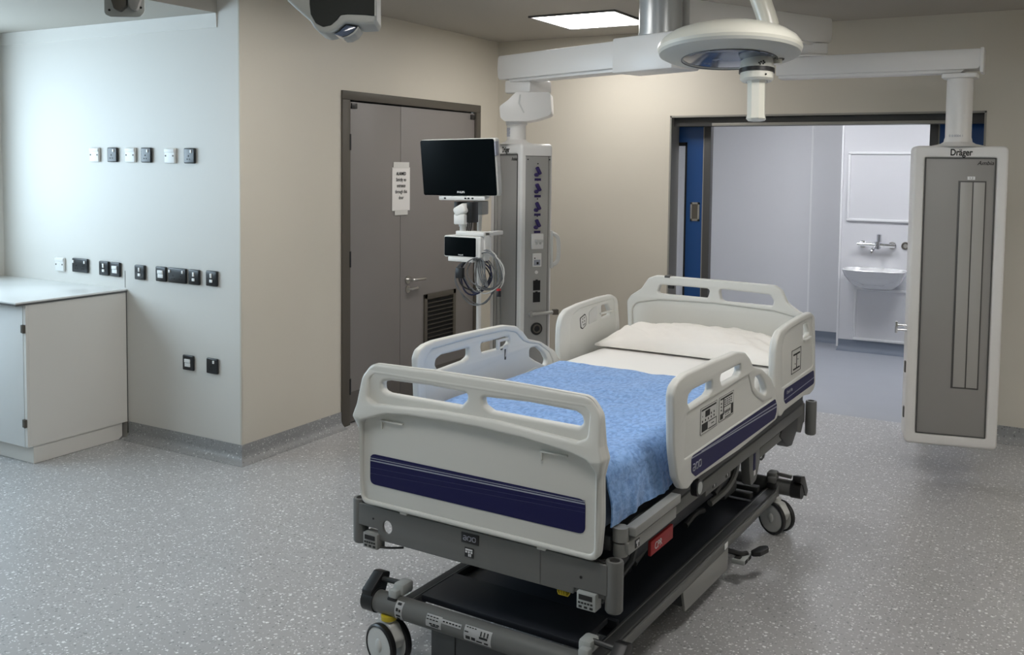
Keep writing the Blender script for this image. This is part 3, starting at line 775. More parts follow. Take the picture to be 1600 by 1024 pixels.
hd_.box((-.036, -.045, .03), (.032, .03, .085), .006)
hd_.build('tilt_head', M['white'], mk)
MB().cyl((-.002, -.005, -.025), (-.002, -.005, .035), .017, seg=18).cyl((-.002, -.005, .018), (-.002, -.005, .034), .022, seg=18).build('post', M['white'], mk)
MB().box((-.03, -.035, -.029), (.148, .02, -.004), .006).box((.126, -.02, -.16), (.148, .03, -.006), .005).box((.12, -.01, -.029), (.148, .17, -.006), .005).build('shelf_arm', M['white'], mk)
for i in range(3):
    MB().tube([(.02+.012*i, .0, .08), (.035+.012*i, -.01, .03), (.02+.01*i, -.012, -.03), (.012*i, 0, -.08)], .0035, 6, smooth=2).build('cable', M['black'], mk)

md = thing('measurement_module', 'small black-fronted measuring module with white case, under the large monitor', 'monitor module', (-2.742, 4.262, 1.212))
panel('case', rrect(-.115, -.058, .115, .058, .012), [], .12, .008, 'xz', .06, M['white'], md)
panel('screen', rrect(-.110, -.051, .088, .051, .008), [], .006, .002, 'xz', .001, M['screen'], md)
MB().box((.092, -.003, -.045), (.099, .001, .045), .001).build('indicator_strip', M['wire'], md)
text('lettering', 'PHILIPS', .010, M['inkw'], md, (-.005, -.0025, -.043), depth=.0008)
MB().box((-.085, -.004, -.080), (.07, .09, -.056), .004).build('base_plate', M['white'], md)
MB().box((.113, .02, -.035), (.117, .09, .035), .002).build('side_ports', M['wire'], md)

cb_ = thing('cable_bundle', 'coiled grey and navy sensor leads hanging beneath the small module', 'cables', (-2.66, 4.31, 1.062))
def loop(cx, cz, rx, rz_, r, m, ph, tilt=0.0, y=0.0, a0=0, a1=360):
    pts = []
    n = 30
    for k in range(n+1):
        a = R(a0+(a1-a0)*k/n)
        wob = 1+.05*math.sin(3*a+ph)
        x = cx+rx*math.cos(a)*wob; z = cz+rz_*math.sin(a)*wob
        # coil lies across the line of the module front
        pts.append((x, y+.012*math.sin(2*a+ph)+tilt*x, z))
    MB().tube(pts, r, 7, cyc=(a1-a0 == 360)).build('lead', m, cb_)
for i, (a, b_, c, d_, r_, m_) in enumerate(((-.05, -.005, .085, .095, .0045, 'cableb'), (-.052, -.012, .092, .098, .0045, 'cableb'), (-.048, 0, .088, .085, .004, 'black'), (-.045, .0, .078, .092, .004, 'black'),
        (-.02, -.03, .115, .125, .0035, 'cableg'), (-.015, -.035, .122, .12, .0035, 'cableg'), (.06, .02, .085, .11, .004, 'wire'), (.068, .03, .075, .105, .004, 'cableg'), (.055, .03, .09, .095, .0035, 'cableg'), (.01, .01, .06, .09, .0035, 'cableg'))):
    loop(a, b_, c, d_, r_, M[m_], i*1.3, .1, -.012*i+.05)
for i, (x, z) in enumerate(((.075, .115), (.085, .10))):
    MB().tube([(.02, -.02, .135+.01*i), (.09, .0, .13), (.13, .0, .06), (.145+.01*i, 0, -.02), (.12, .0, -.07)], .004, 7, smooth=2).build('lead', M['wire' if i else 'black'], cb_)
MB().box((-.088, -.10, -.012), (-.045, -.075, .045), .004).build('black_plug', M['black'], cb_)
MB().box((.118, -.02, -.105), (.136, .0, -.072), .003).build('connector', M['black'], cb_)
MB().box((.116, -.02, -.074), (.134, .0, -.062), .002).build('red_connector', M['red'], cb_)
MB().cyl((0, 0, .04), (.01, -.0, .14), .012, seg=12).build('hanger', M['pendl'], cb_)
for i in range(4): MB().tube([(.0+.012*i, -.03, .09), (.03+.012*i, -.05, .0), (.05+.01*i, -.05, -.04), (.085, -.05, -.05)], .004, 7, smooth=2).build('lead', M['cableg'], cb_)

# ------------------------------------------------------------------ examination lamp
lp = thing('examination_lamp', 'round cream surgical lamp with a grip handle hanging above the bed', 'lamp', (-1.233, 3.985, 2.135), rot=(R(-6), R(1.0), R(30)))
rl = .30
MB().lathe([(rl*.985, .0), (rl, .012), (rl*.985, .028), (rl*.93, .05), (rl*.82, .073), (rl*.62, .095), (rl*.35, .108), (0, .113)], 64).build('top_shell', M['lampw'], lp)
MB().lathe([(rl*.985, .0), (rl*.97, -.012), (rl*.90, -.022), (rl*.68, -.030), (.195, -.033), (.19, -.028)], 64).build('under_ring', M['lampg'], lp)
MB().lathe([(.191, -.029), (.17, -.034), (.10, -.041), (0, -.044)], 48).build('lens', M['lens'], lp)
rfm = MB()
for k in range(7):
    a = R(160+k*12)
for k, (a0, a1) in enumerate(((196, 232), (300, 316))):
    t = bmesh.new(); n = 8; A = []; B = []
    for i in range(n+1):
        a = R(a0+(a1-a0)*i/n)
        A.append(t.verts.new((.186*math.cos(a), .186*math.sin(a), -.0315))); B.append(t.verts.new((.06*math.cos(a), .06*math.sin(a), -.0435)))
    for i in range(n): t.faces.new((A[i], A[i+1], B[i+1], B[i]))
    bmesh.ops.solidify(t, geom=t.faces[:], thickness=.002)
    rfm._add(t)
rfm.build('reflector_facet', M['lensw'], lp)  # pale wedges imitate blue-white stripes of reflection in the lens
MB().lathe([(.195, -.0335), (.199, -.036), (.199, -.030)], 48).build('lens_rim', M['dframe'], lp)
hx = .108
MB().lathe([(.062, -.03), (.068, -.06), (.072, -.075), (.072, -.08)], 32, Matrix.Translation((hx, -.04, 0))).build('handle_collar', M['lampg'], lp)
MB().lathe([(.073, -.078), (.073, -.095), (.068, -.096)], 32, Matrix.Translation((hx, -.04, 0))).build('collar_ring', M['black'], lp)
hc = MB().lathe([(.068, -.094), (.068, -.122), (.060, -.130), (.044, -.131)], 32, Matrix.Translation((hx, -.04, 0)))
hc.lathe([(.044, -.13), (.038, -.14), (.038, -.27), (.042, -.288), (.036, -.294), (0, -.295)], 8, Matrix.Translation((hx, -.04, 0)))
hc.build('grip_handle', M['lampw'], lp, 25)
mkz = MB()
for (x, z) in ((-.012, -.066), (-.004, -.062), (.004, -.070), (.010, -.064), (-.008, -.072), (.006, -.058)): mkz.box((hx+x, -.112, z-.003), (hx+x+.006, -.106, z+.003))
mkz.build('collar_symbol', M['ink'], lp)
MB().cyl((hx+.02, -.109, -.112), (hx+.02, -.106, -.112), .004, seg=10).build('lock_hole', M['ink'], lp)
MB().cyl((.20, -.02, -.03), (.20, -.02, -.05), .019, seg=18).build('dimmer_knob', M['lampw'], lp)
MB().lathe([(.022, -.028), (.026, -.032), (.028, -.028)], 24, Matrix.Translation((.20, -.02, 0))).build('knob_ring', M['dframe'], lp)
MB().tube([(.205, .10, .02), (.203, .10, .10), (.188, .10, .17), (.158, .10, .25), (.115, .10, .36), (.09, .10, .47)], .043, 14, smooth=2, sx=1.0).build('yoke_arm', M['lampw'], lp)
MB().box((-.375/2-.03, -.22, -.052), (-.10, -.18, -.032), .004).build('side_grip', M['lampw'], lp) if False else None

# ------------------------------------------------------------------ ceiling unit at the top left and recess ceiling bracket
def view_basis(az):
    c, s_ = math.cos(az), math.sin(az)
    return Matrix(((c, -s_, 0, 0), (s_, c, 0, 0), (0, 0, 1, 0), (0, 0, 0, 1)))
uo = (-2.375, 2.722, 2.24)
un = thing('ceiling_lamp_head', 'white and dark grey lamp head with small lens at the top edge of the photo', 'lamp', uo, rz=R(33))
u = .00222
def up(pts): return [((x-500)*u, (0-y)*u) for x, y in pts]
shell = fillet(up([(447, 0), (420, -45), (440, -75), (592, -75), (593, 28), (590, 36), (566, 37.5), (552, 35), (541, 34), (533, 40), (526, 47), (518, 51), (508, 53), (498, 50), (490, 43), (483, 31)]), [.0, .02, .02, .03, .01, .008, .02, .02, .02, .02, .02, .02, .02, .02, .02, .02], 3)
panel('shell', shell, [], .20, .012, 'xz', .10, M['unitg'], un)
face = fillet(up([(483, -60), (592, -60), (592, 23), (575, 21), (545, 20.5), (534, 22), (528, 30), (518, 39), (505, 42), (493, 36), (485, 22), (483, 5)]), .012, 3)
panel('dark_cover', face, [], .012, .003, 'xz', .0, M['dark'], un)
MB().prism(up([(541, 35), (559, 39), (553, 47), (543, 53), (533, 55), (521, 51), (530, 46)]), .03, .17, 'y', .003).build('lens', M['lens'], un)
MB().prism(up([(561, 38), (563, 40), (556, 50), (545, 56.5), (535, 57), (543, 54.5), (553, 48)]), .025, .175, 'y', .0015).build('lens_rim', M['unitg'], un)
MB().prism(up([(589.5, -60), (592, -60), (592, 23), (589.5, 22.5)]), -.009, -.005, 'y').build('edge_line', M['unitg'], un)
MB().cyl((.04, .1, .15), (.04, .1, .36), .05, seg=24).build('drop_tube', M['unitg'], un)

br = thing('ceiling_bracket', 'beige rounded plate with two dark studs hanging from the ceiling at the top left', 'bracket', (-3.420, 2.702, 2.246), rz=R(42))
q_ = .00268
def bq(pts): return [((x-195)*q_, (28-y)*q_) for x, y in pts]
hz = ZC-2.246
MB().prism(fillet([(-.077, hz), (-.080, .012), (-.055, .002), (.06, .006), (.078, .03), (.080, hz)], [.0, .02, .02, .03, .02, .0], 4), 0.0, .014, 'y', .004).build('plate', M['unitg'], br)
MB().prism(fillet([(-.075, hz), (-.055, .10), (-.035, .03), (-.012, .022), (.012, .045), (.010, hz)], .012, 3), -.045, -.0005, 'y', .006).build('stud', M['frame'], br)
MB().prism(fillet([(.022, hz), (.022, .05), (.035, .028), (.055, .030), (.068, .07), (.076, hz)], .012, 3), -.045, -.0005, 'y', .006).build('stud', M['pendg'], br)
MB().cyl((-.06, -.003, .03), (-.06, .001, .03), .005, seg=10).build('screw', M['ink'], br)
MB().cyl((.064, -.003, .045), (.064, .001, .045), .005, seg=10).build('screw', M['ink'], br)

# ------------------------------------------------------------------ hospital bed (local: x across, y from foot to head, z up)
BO = Vector((-1.563, 2.506, 0)); BR = R(-2.0)
bed = thing('hospital_bed', 'white and grey electric hospital bed with navy striped end and side panels', 'hospital bed', BO, BR)
B = M['bedw']

# foot end panel
def mir(pts): return pts+[(-x, z) for x, z in reversed(pts)]
fo = fillet(mir([(.445, .503), (.455, .62), (.452, .75), (.466, .808), (.455, .845), (.446, .935), (.41, .983), (.15, .989)]), [.03, .3, .06, .02, .03, .05, .05, .5]+[.5, .05, .05, .03, .02, .06, .3, .03], 5)
h1 = fillet([(-.362, .897), (-.337, .890), (-.045, .890), (-.022, .915), (-.022, .933), (-.17, .938), (-.33, .934), (-.364, .926)], .014, 4)
h2 = fillet([(.034, .93), (.04, .905), (.07, .890), (.372, .887), (.388, .902), (.382, .924), (.36, .933), (.2, .937)], .014, 4)
fb = panel('foot_panel', fo, [h1, h2], .034, .012, 'xz', .008, B, bed, 4)
arch = [(-.44, .812), (-.33, .828), (-.24, .837), (-.1, .840), (.03, .840), (.2, .833), (.36, .817), (.42, .803), (.436, .77)]
low = [(-.44, .52), (-.437, .79)]+arch[1:]+[(.432, .52)]
ledge = fillet([(-.412, .866), (-.38, .853), (-.1, .868), (.1, .868), (.38, .850), (.411, .866), (.411, .932), (.395, .948), (-.395, .948), (-.414, .93)], .018, 4)
ov = panel('foot_panel_rim', fo, [ledge, fillet(low, .025, 4)], .030, .008, 'xz', -.010, B, fb, 3)
for v in ov.data.vertices:
    if v.co.y < -.012:
        k = max(0.0, min(1.0, (v.co.z-.80)/.17))
        v.co.y += (-.016+.034*k) if v.co.z > .80 else (-.016+.024*min(1.0, (.80-v.co.z)/.05))
ov.data.update()
for x0 in (-.362, .250):
    MB().box((x0, -.0175, .795), (x0+.092, -.008, .801), .002).box((x0, -.0165, .770), (x0+.006, -.008, .799), .002).build('grip_lip', B, fb)
st = MB().prism(rrect(-.410, .575, .401, .678, .022), -.0108, -.0092, 'y').build('navy_strip', M['navy'], fb)
ln = MB()
for (za, zb, h) in ((.662, .671, .0022), (.653, .664, .0038)):
    ln.prism([(-.409, za), (.400, zb), (.400, zb+h), (-.409, za+h)], -.0116, -.0105, 'y')
ln.build('pale_lines', M['stripe'], st)
ln = MB()
for (za, zb, h) in ((.63, .652, .0016), (.61, .640, .0014), (.668, .675, .001)):
    ln.prism([(-.409, za), (.400, zb), (.400, zb+h), (-.409, za+h)], -.0114, -.0105, 'y')
ln.build('faint_lines', M['stripe2'], st)
MB().box((-.29, -.004, .492), (-.262, .02, .51), .002).box((.235, -.004, .492), (.265, .02, .51), .002).build('panel_foot', B, fb)

# foot cross beam with bumpers, badge, label holders
bm_out = fillet([(-.470, .495), (-.470, .420), (-.385, .418), (-.383, .383), (.360, .383), (.362, .402), (.470, .402), (.470, .495)], [.008, .004, .002, .004, .004, .002, .004, .008], 3)
circ = [(-.345+.019*math.cos(2*PI*k/24), .434+.022*math.sin(2*PI*k/24)) for k in range(24)]
fbm = panel('foot_beam', bm_out, [circ], .010, .003, 'xz', .005, M['bedg'], bed)
MB().box((-.46, .008, .468), (.46, .046, .494), .003).box((-.30, .008, .386), (.46, .046, .47), .003).build('beam_back', M['bedg'], fbm)
MB().box((.245, -.0012, .386), (.248, .001, .494)).build('beam_joint', M['edge'], fbm)
MB().box((-.46, .005, .4955), (.46, .04, .4985), .001).build('beam_seam', M['gap'], fbm)
MB().cyl((.385, -.0012, .440), (.385, .001, .440), .0045, seg=10).build('screw', M['ink'], fbm)
MB().cyl((-.405, -.0012, .452), (-.405, .001, .452), .0035, seg=10).build('screw', M['ink'], fbm)
bp = MB().box((-.043, -.003, .453), (.024, .001, .486), .003).build('badge', M['black'], fbm)
def arjo(name, cx, cz, h, m, parent, face, off, depth=.0008):
    """the maker's rounded one-line wordmark drawn as strokes"""
    s = h; b = MB(); r = .10*h
    def P(a, c): return (cx+a*s, off, cz+c*s) if face == 'xz' else (off, cx+a*s, cz+c*s)
    strokes = [[(-1.75, .5), (-1.15, .5), (-.95, .35), (-.95, -.5), (-1.55, -.5), (-1.78, -.35), (-1.78, -.1), (-1.6, 0), (-.97, 0)],
               [(-.6, -.5), (-.6, .25), (-.4, .5), (-.05, .5), (.08, .4)],
               [(.35, .5), (.35, -.35), (.2, -.5), (-.2, -.5)],
               [(.75, .35), (.9, .5), (1.5, .5), (1.68, .35), (1.68, -.35), (1.5, -.5), (.9, -.5), (.75, -.35), (.75, .35)]]
    for st_ in strokes: b.tube([P(*p) for p in st_], r, 6, smooth=1)
    return b.build(name, m, parent)
arjo('badge_lettering', -.0095, .4695, .0135, M['inkg'], bp, 'xz', -.0032)
ic = MB().box((-.029, -.0022, .409), (.004, .001, .439)).build('bed_symbol', M['black'], fbm)
w_ = MB()
for lo, hi in (((-.026, .431), (.001, .436)), ((-.026, .423), (-.019, .429)), ((-.016, .423), (-.009, .429)), ((-.006, .423), (.001, .429)), ((-.015, .412), (-.010, .421)), ((-.008, .412), (-.004, .421))): w_.box((lo[0], -.003, lo[1]), (hi[0], -.0018, hi[1]))
w_.build('symbol_marks', M['inkw'], ic)
for sx, x0, z0 in ((1, .377, .350), (-1, -.440, .352)):
    hb_ = MB().box((x0, -.012, z0), (x0+.062, .03, z0+.052), .003).build('label_holder', M['clear'] if sx > 0 else M['bedm'], bed)
    MB().box((x0+.008, -.0135, z0+.030), (x0+.052, -.011, z0+.045)).build('window', M['ink'], hb_)
    tl = MB()
    for k in range(5): tl.box((x0+.006+.010*k, -.0135, z0+.018), (x0+.013+.010*k, -.0115, z0+.023))
    for k in range(3): tl.box((x0+.008+.018*k, -.0135, z0+.006), (x0+.018+.018*k, -.0115, z0+.012))
    tl.build('lettering', M['ink'], hb_)
for sx in (-1, 1):
    for yy, z0, z1 in ((.026, .350, .504), (2.262, .345, .512)):
        x = sx*.481 if yy < 1 else sx*.468
        b = MB().lathe([(0, z0), (.022, z0), (.0265, z0+.006), (.0265, z1-.004), (.0245, z1), (.016, z1), (.016, z1-.02), (0, z1-.02)], 28, Matrix.Translation((x, yy, 0)))
        q = b.build('corner_bumper', M['bedg'], bed)
        MB().cyl((x, yy, z1-.0195), (x, yy, z1-.004), .0157, seg=20).build('socket_hole', M['gap'], q)
MB().tube([(-.39, .0, .358), (-.35, .02, .356), (-.30, .03, .365)], .004, 8, smooth=1).build('release_wire', M['bedd'], bed)
yl = MB()
for k in range(4): yl.tube([(.295+.008*k, .03, .385), (.300+.008*k, .015, .365), (.312+.007*k, .02, .362), (.315+.006*k, .035, .382)], .0035, 6, smooth=1)
yl.build('earth_cable', M['yellow'], bed)
MB().box((.10, .06, .355), (.17, .09, .375), .006).build('clear_cap', M['clear'], bed)
MB().box((-.07, .10, .33), (.12, .30, .39), .01).build('motor', M['navy'], bed)

# mattress deck and its rails
MB().box((-.455, .05, .515), (.455, 2.16, .562), .006).build('mattress_deck', M['bedd'], bed)
for sx in (-1, 1):
    MB().prism(fillet([(.085, .560), (.085, .588), (.44, .588), (.44, .560)], .006, 3), sx*.502-.016, sx*.502+.016, 'x', .004).build('side_tube', M['bedm'], bed)
    MB().prism(fillet([(.072, .507), (.068, .545), (.438, .545), (.438, .507)], .006, 3), sx*.492-.012, sx*.492+.012, 'x', .003).build('side_bar', M['bedm'], bed)
    MB().cyl((sx*.474, .078, .545), (sx*.474, .078, .586), .024, seg=20).cyl((sx*.474, .078, .500), (sx*.474, .078, .540), .022, seg=20).build('corner_stub', M['bedm'], bed)
    MB().box((sx*.44-.02, .5, .47), (sx*.44+.02, 2.14, .515), .004).build('frame_rail', M['bedg'], bed)
arw = MB().box((.5035, .115, .514), (.5055, .145, .538)).build('arrow_label', M['black'], bed)
MB().box((.505, .127, .516), (.5065, .133, .535)).box((.505, .120, .527), (.5065, .140, .535)).build('arrow_mark', M['inkw'], arw)
cp = MB().box((.418, .41, .368), (.430, .60, .418), .003)
cp = cp.build('cpr_handle', M['red'], bed)
text('lettering', 'CPR', .034, M['inkw'], cp, (.4306, .47, .392), 'yz', .0008, 1.0)
MB().tube([(.47, .20, .50), (.46, .19, .44), (.40, .10, .33)], .011, 8).build('brace', M['bedd'], bed)
kn = MB().cyl((.50, .60, .562), (.522, .60, .562), .030, seg=24).build('rail_knob', M['black'], bed)
MB().cyl((.521, .60, .562), (.524, .60, .562), .021, seg=24).build('knob_face', M['clear'], kn)

# side rails
foot_o = fillet([(.347, .93), (.362, .958), (.40, .973), (.46, .980), (.70, .978), (.96, .971), (1.055, .953), (1.11, .921), (1.156, .882), (1.27, .852), (1.393, .793), (1.46, .729), (1.49, .671), (1.506, .600), (1.0, .590), (.60, .602), (.54, .602), (.49, .590), (.44, .603), (.395, .65), (.36, .75)],
    [.03, .03, .03, .05, .3, .2, .06, .05, .06, .08, .08, .08, .1, .03, .3, .03, .02, .03, .05, .05, .3], 4)
fH = [fillet([(.468, .885), (.475, .905), (.51, .916), (.70, .914), (.70, .880), (.665, .868), (.49, .860)], .012, 3),
      fillet([(.777, .905), (.785, .918), (1.0, .918), (1.008, .89), (.98, .876), (.795, .878)], .012, 3),
      fillet([(1.172, .835), (1.24, .834), (1.30, .797), (1.337, .755), (1.32, .734), (1.23, .772), (1.175, .800)], .016, 3)]
head_o = fillet([(1.452, .70), (1.442, .82), (1.446, .90), (1.465, .942), (1.512, .969), (1.64, .982), (1.86, .990), (1.99, .988), (2.062, .962), (2.085, .85), (2.110, .63), (2.075, .606), (2.015, .600), (1.92, .613), (1.60, .610), (1.555, .598), (1.51, .613)], [.1, .2, .1, .05, .06, .2, .2, .06, .05, .3, .03, .03, .03, .03, .03, .02, .04], 4)
hH = [fillet([(1.882, .944), (1.95, .941), (2.0, .886), (1.890, .877)], .012, 3)]
f_rec = fillet([(.45, .70), (.462, .846), (.70, .850), (1.10, .858), (1.150, .785), (1.21, .752), (1.30, .712), (1.41, .705), (1.40, .70)], .012, 3)
h_rec = fillet([(1.545, .72), (1.545, .90), (1.57, .935), (1.64, .955), (1.86, .962), (2.02, .960), (2.045, .85), (2.062, .725)], .02, 3)
l_rec = fillet([(.41, .695), (.395, .90), (.43, .948), (.70, .952), (.96, .946), (1.05, .925), (1.115, .878), (1.16, .862), (1.25, .843), (1.345, .792), (1.388, .735), (1.36, .705)], [.02, .03, .03, .2, .1, .05, .04, .04, .05, .05, .03, .02], 4)
def side_rail(sx):
    side = 'right' if sx > 0 else 'left'
    X = sx*.506
    o = sx*.020
    fr = panel('side_rail', foot_o, fH, .026, .010, 'yz', X, B, bed, 3)
    panel('rail_rim', foot_o, ([f_rec]+fH) if sx > 0 else [l_rec], .024, .008, 'yz', X+.006, B, fr, 3)
    hr = panel('side_rail', head_o, hH, .026, .010, 'yz', X, B, bed, 3)
    panel('rail_rim', head_o, [h_rec, hH[0]] if False else [h_rec], .024, .008, 'yz', X+.006, B, hr, 3)
    xo = X+(.0182 if sx > 0 else -.0135); xi = X+sx*.0135
    # navy strips on the outer faces
    s1 = MB().prism(fillet([(.512, .640), (.508, .694), (1.452, .694), (1.478, .665), (1.474, .632), (1.45, .612), (.55, .616)], .02, 4), xo-.0008, xo+.0008, 'x').build('navy_strip', M['navy'], fr)
    l = MB()
    for p in ([(.51, .686), (1.474, .655), (1.474, .660), (.51, .690)], [(.60, .688), (1.468, .670), (1.466, .675), (.60, .690)]): l.prism(p, xo+sx*.0009-.0004, xo+sx*.0009+.0004, 'x')
    l.build('pale_lines', M['stripe'], s1)
    s2 = MB().prism(fillet([(1.583, .66), (1.578, .708), (2.066, .706), (2.082, .640), (1.610, .640)], .02, 4), xo-.0008, xo+.0008, 'x').build('navy_strip', M['navy'], hr)
    l = MB(); l.prism([(1.585, .660), (2.075, .668), (2.075, .671), (1.585, .663)], xo+sx*.0009-.0004, xo+sx*.0009+.0004, 'x'); l.build('pale_lines', M['stripe'], s2)
    if sx > 0:
        arjo('lettering', .562, .652, .022, M['inkg'], s1, 'yz', xo+.0012)
        text('lettering', 'Citadel Plus', .024, M['inkg'], s2, (1.67, .684, 0), 'yz') if False else text('lettering', 'Citadel Plus', .022, M['inkg'], s2, (xo+.0012, 1.662, .686), 'yz', .0006, .9, slant=.3)
    # control panels
    xf_ = xi+sx*.0006
    def plate(p, y0, y1, z0, z1, dark):
        k = MB().prism(rrect(y0, z0, y1, z1, .008, 3), xf_-.001, xf_+.001, 'x').build('control_panel', M['wire'], p)
        b = MB()
        for a0, a1, c0, c1 in dark: b.box((xf_+sx*.0008-.0006, a0, c0), (xf_+sx*.0008+.0006, a1, c1))
        b.build('panel_markings', M['ink'], k)
        # outline
        b = MB(); t_ = .0016
        for lo, hi in (((y0, z0), (y1, z0+t_)), ((y0, z1-t_), (y1, z1)), ((y0, z0), (y0+t_, z1)), ((y1-t_, z0), (y1, z1))): b.box((xf_+sx*.0008-.0004, lo[0], lo[1]), (xf_+sx*.0008+.0004, hi[0], hi[1]))
        b.build('panel_outline', M['edge'], k)
        return k
    if sx > 0:
        dk = [(.605, .747, .822, .828), (.64, .685, .796, .818), (.608, .665, .750, .778), (.672, .752, .748, .751), (.672, .752, .774, .777), (.749, .752, .748, .777), (.700, .728, .761, .764)]
        for i in range(5):
            for j in range(2): dk.append((.610+.028*i, .619+.028*i, .783+.013*j, .790+.013*j) if not (j and i < 3) else (.612, .616, .802, .806))
        plate(fr, .597, .757, .742, .834, dk)
        dk = [(.790, .922, .822, .828), (.820, .830, .765, .826), (.790, .820, .752, .772), (.820, .905, .790, .793), (.84, .905, .750, .753), (.905, .928, .752, .790)]
        for i in range(4):
            for j in range(3): dk.append((.836+.021*i, .846+.021*i, .797+.008*j, .802+.008*j))
        for i in range(3): dk.append((.796, .806, .782+.012*i, .788+.012*i))
        for i in range(4): dk.append((.838+.016*i, .848+.016*i, .766, .776))
        for i in range(3): dk.append((.846+.016*i, .852+.016*i, .758, .763))
        plate(fr, .778, .932, .746, .834, dk)
        b = MB()
        for a0, a1, c0, c1 in ((1.728, 1.832, .826, .833), (1.73, 1.832, .762, .768), (1.778, 1.784, .768, .826), (1.70, 1.703, .75, .852), (1.845, 1.848, .75, .852), (1.70, 1.848, .749, .7515), (1.70, 1.848, .851, .8535), (1.755, 1.760, .785, .79), (1.80, 1.805, .80, .805)):
            b.box((xf_-.0006, a0, c0), (xf_+.0006, a1, c1))
        b.build('angle_scale', M['ink'], hr)
        MB().box((xi-.002, 1.885, .868), (xi+.010, 1.995, .878), .003).build('grip_shelf', B, hr)
    else:
        xn = X+.0135
        kp = MB().prism(fillet([(1.645, .91), (1.70, .926), (1.716, .90), (1.712, .868), (1.675, .852), (1.655, .86)], .01, 3), xn-.0002, xn+.0012, 'x').build('keypad', M['ink'], hr)
        kf = MB().prism(fillet([(1.649, .907), (1.698, .921), (1.711, .90), (1.707, .871), (1.676, .857), (1.659, .864)], .01, 3), xn+.0002, xn+.0018, 'x').build('keypad_face', M['wire'], kp)
        b = MB()
        for a, c in ((1.668, .90), (1.685, .905), (1.668, .885), (1.688, .888), (1.680, .870), (1.692, .873)): b.box((xn+.0016, a, c), (xn+.0022, a+.008, c+.005))
        MB
        b.build('keypad_marks', M['ink'], hr)
        MB().prism(fillet([(1.74, .868), (1.74, .925), (1.79, .945), (1.83, .948), (1.83, .875)], .008, 3), xn-.001, xn+.002, 'x', .001).build('inner_plate', M['wire'], hr)
        MB().box((xn-.002, 1.86, .90), (xn+.010, 2.0, .910), .003).build('grip_shelf', B, hr)
        MB().prism(fillet([(.80, .655), (.84, .705), (1.14, .735), (1.23, .745), (1.29, .70), (1.29, .62), (.80, .62)], .03, 4), xn-.001, xn+.006, 'x', .002).build('hinge_cover', B, fr)
        MB().box((xn+.005, .88, .655), (xn+.009, .905, .70), .001).box((xn+.005, 1.12, .665), (xn+.009, 1.145, .71), .001).build('hinge_slot', M['bedd'], fr)
        # bracket with hook hung in the rail opening
        MB().prism([(.90, .875), (.90, .915), (.985, .915), (.985, .905), (.915, .905), (.915, .878)], xn-.004, xn+.006, 'x').prism([(.94, .868), (.955, .885), (.985, .885), (.975, .835), (.962, .835), (.968, .868)], xn-.002, xn+.004, 'x').build('hook_clip', M['wire'], fr)
        MB().box((xn, .962, .822), (xn+.003, .970, .872)).box((xn, .93, .868), (xn+.003, .97, .873)).build('hook_slot', M['bedd'], fr)
for sx in (-1, 1): side_rail(sx)
# rail mounts and linkages under the side rails
for sx in (-1, 1):
    mtb = MB().box((sx*.43-.02, .86, .440), (sx*.43+.02, 1.135, .500), .004).build('rail_mount', M['bedg'], bed)
    if sx > 0:
        lb_ = MB()
        for y in (.93, 1.075): lb_.box((.4495, y, .452), (.4515, y+.035, .482))
        q = lb_.build('arrow_label', M['black'], mtb)
        lb_ = MB()
        for y in (.93, 1.075): lb_.box((.451, y+.014, .455), (.4522, y+.020, .478)); lb_.box((.451, y+.006, .470), (.4522, y+.028, .478))
        lb_.build('arrow_mark', M['inkw'], q)
    a_ = MB().prism(fillet([(1.36, .50), (1.50, .52), (1.515, .40), (1.47, .335), (1.40, .325), (1.375, .40)], .02, 3), sx*.43-.018, sx*.43+.018, 'x', .004).build('swing_arm', M['bedg'], bed)
    if sx > 0:
        MB().box((.4475, 1.425, .385), (.4495, 1.455, .455), .001).build('navy_label', M['navy'], a_)
        MB().box((.449, 1.43, .362), (.4505, 1.452, .382)).build('label_mark', M['inkw'], a_)
    MB().tube([(sx*.40, 1.20, .52), (sx*.42, 1.28, .50), (sx*.42, 1.31, .43), (sx*.41, 1.24, .36), (sx*.38, 1.10, .33)], .013, 8, smooth=2).build('linkage', M['bedg'], bed)
    MB().tube([(sx*.39, 1.15, .52), (sx*.40, 1.22, .48), (sx*.40, 1.22, .42), (sx*.38, 1.14, .36)], .016, 8, smooth=2).build('linkage', M['bedd'], bed)
    MB().box((sx*.43-.016, 1.52, .412), (sx*.43+.016, 1.93, .455), .003).build('head_rail_bar', M['bedg'], bed)
    MB().prism([(1.80, .44), (1.93, .36), (2.0, .35), (2.11, .42), (2.08, .475), (1.85, .475)], sx*.43-.03, sx*.43+.022, 'x', .006).build('head_knuckle', M['bedd'], bed)
    MB().prism(fillet([(2.07, .41), (2.10, .52), (2.18, .53), (2.20, .43), (2.15, .375)], .01, 3), sx*.44-.012, sx*.44+.012, 'x', .003).build('head_bracket', M['bedg'], bed)
    MB().tube([(sx*.43, 1.53, .42), (sx*.44, 1.55, .395), (sx*.44, 1.60, .40), (sx*.43, 1.62, .425)], .005, 8, smooth=1).build('line_hook', M['bedd'], bed)
MB().box((-.44, 2.18, .40), (.44, 2.26, .50), .006).build('head_beam', M['bedg'], bed)

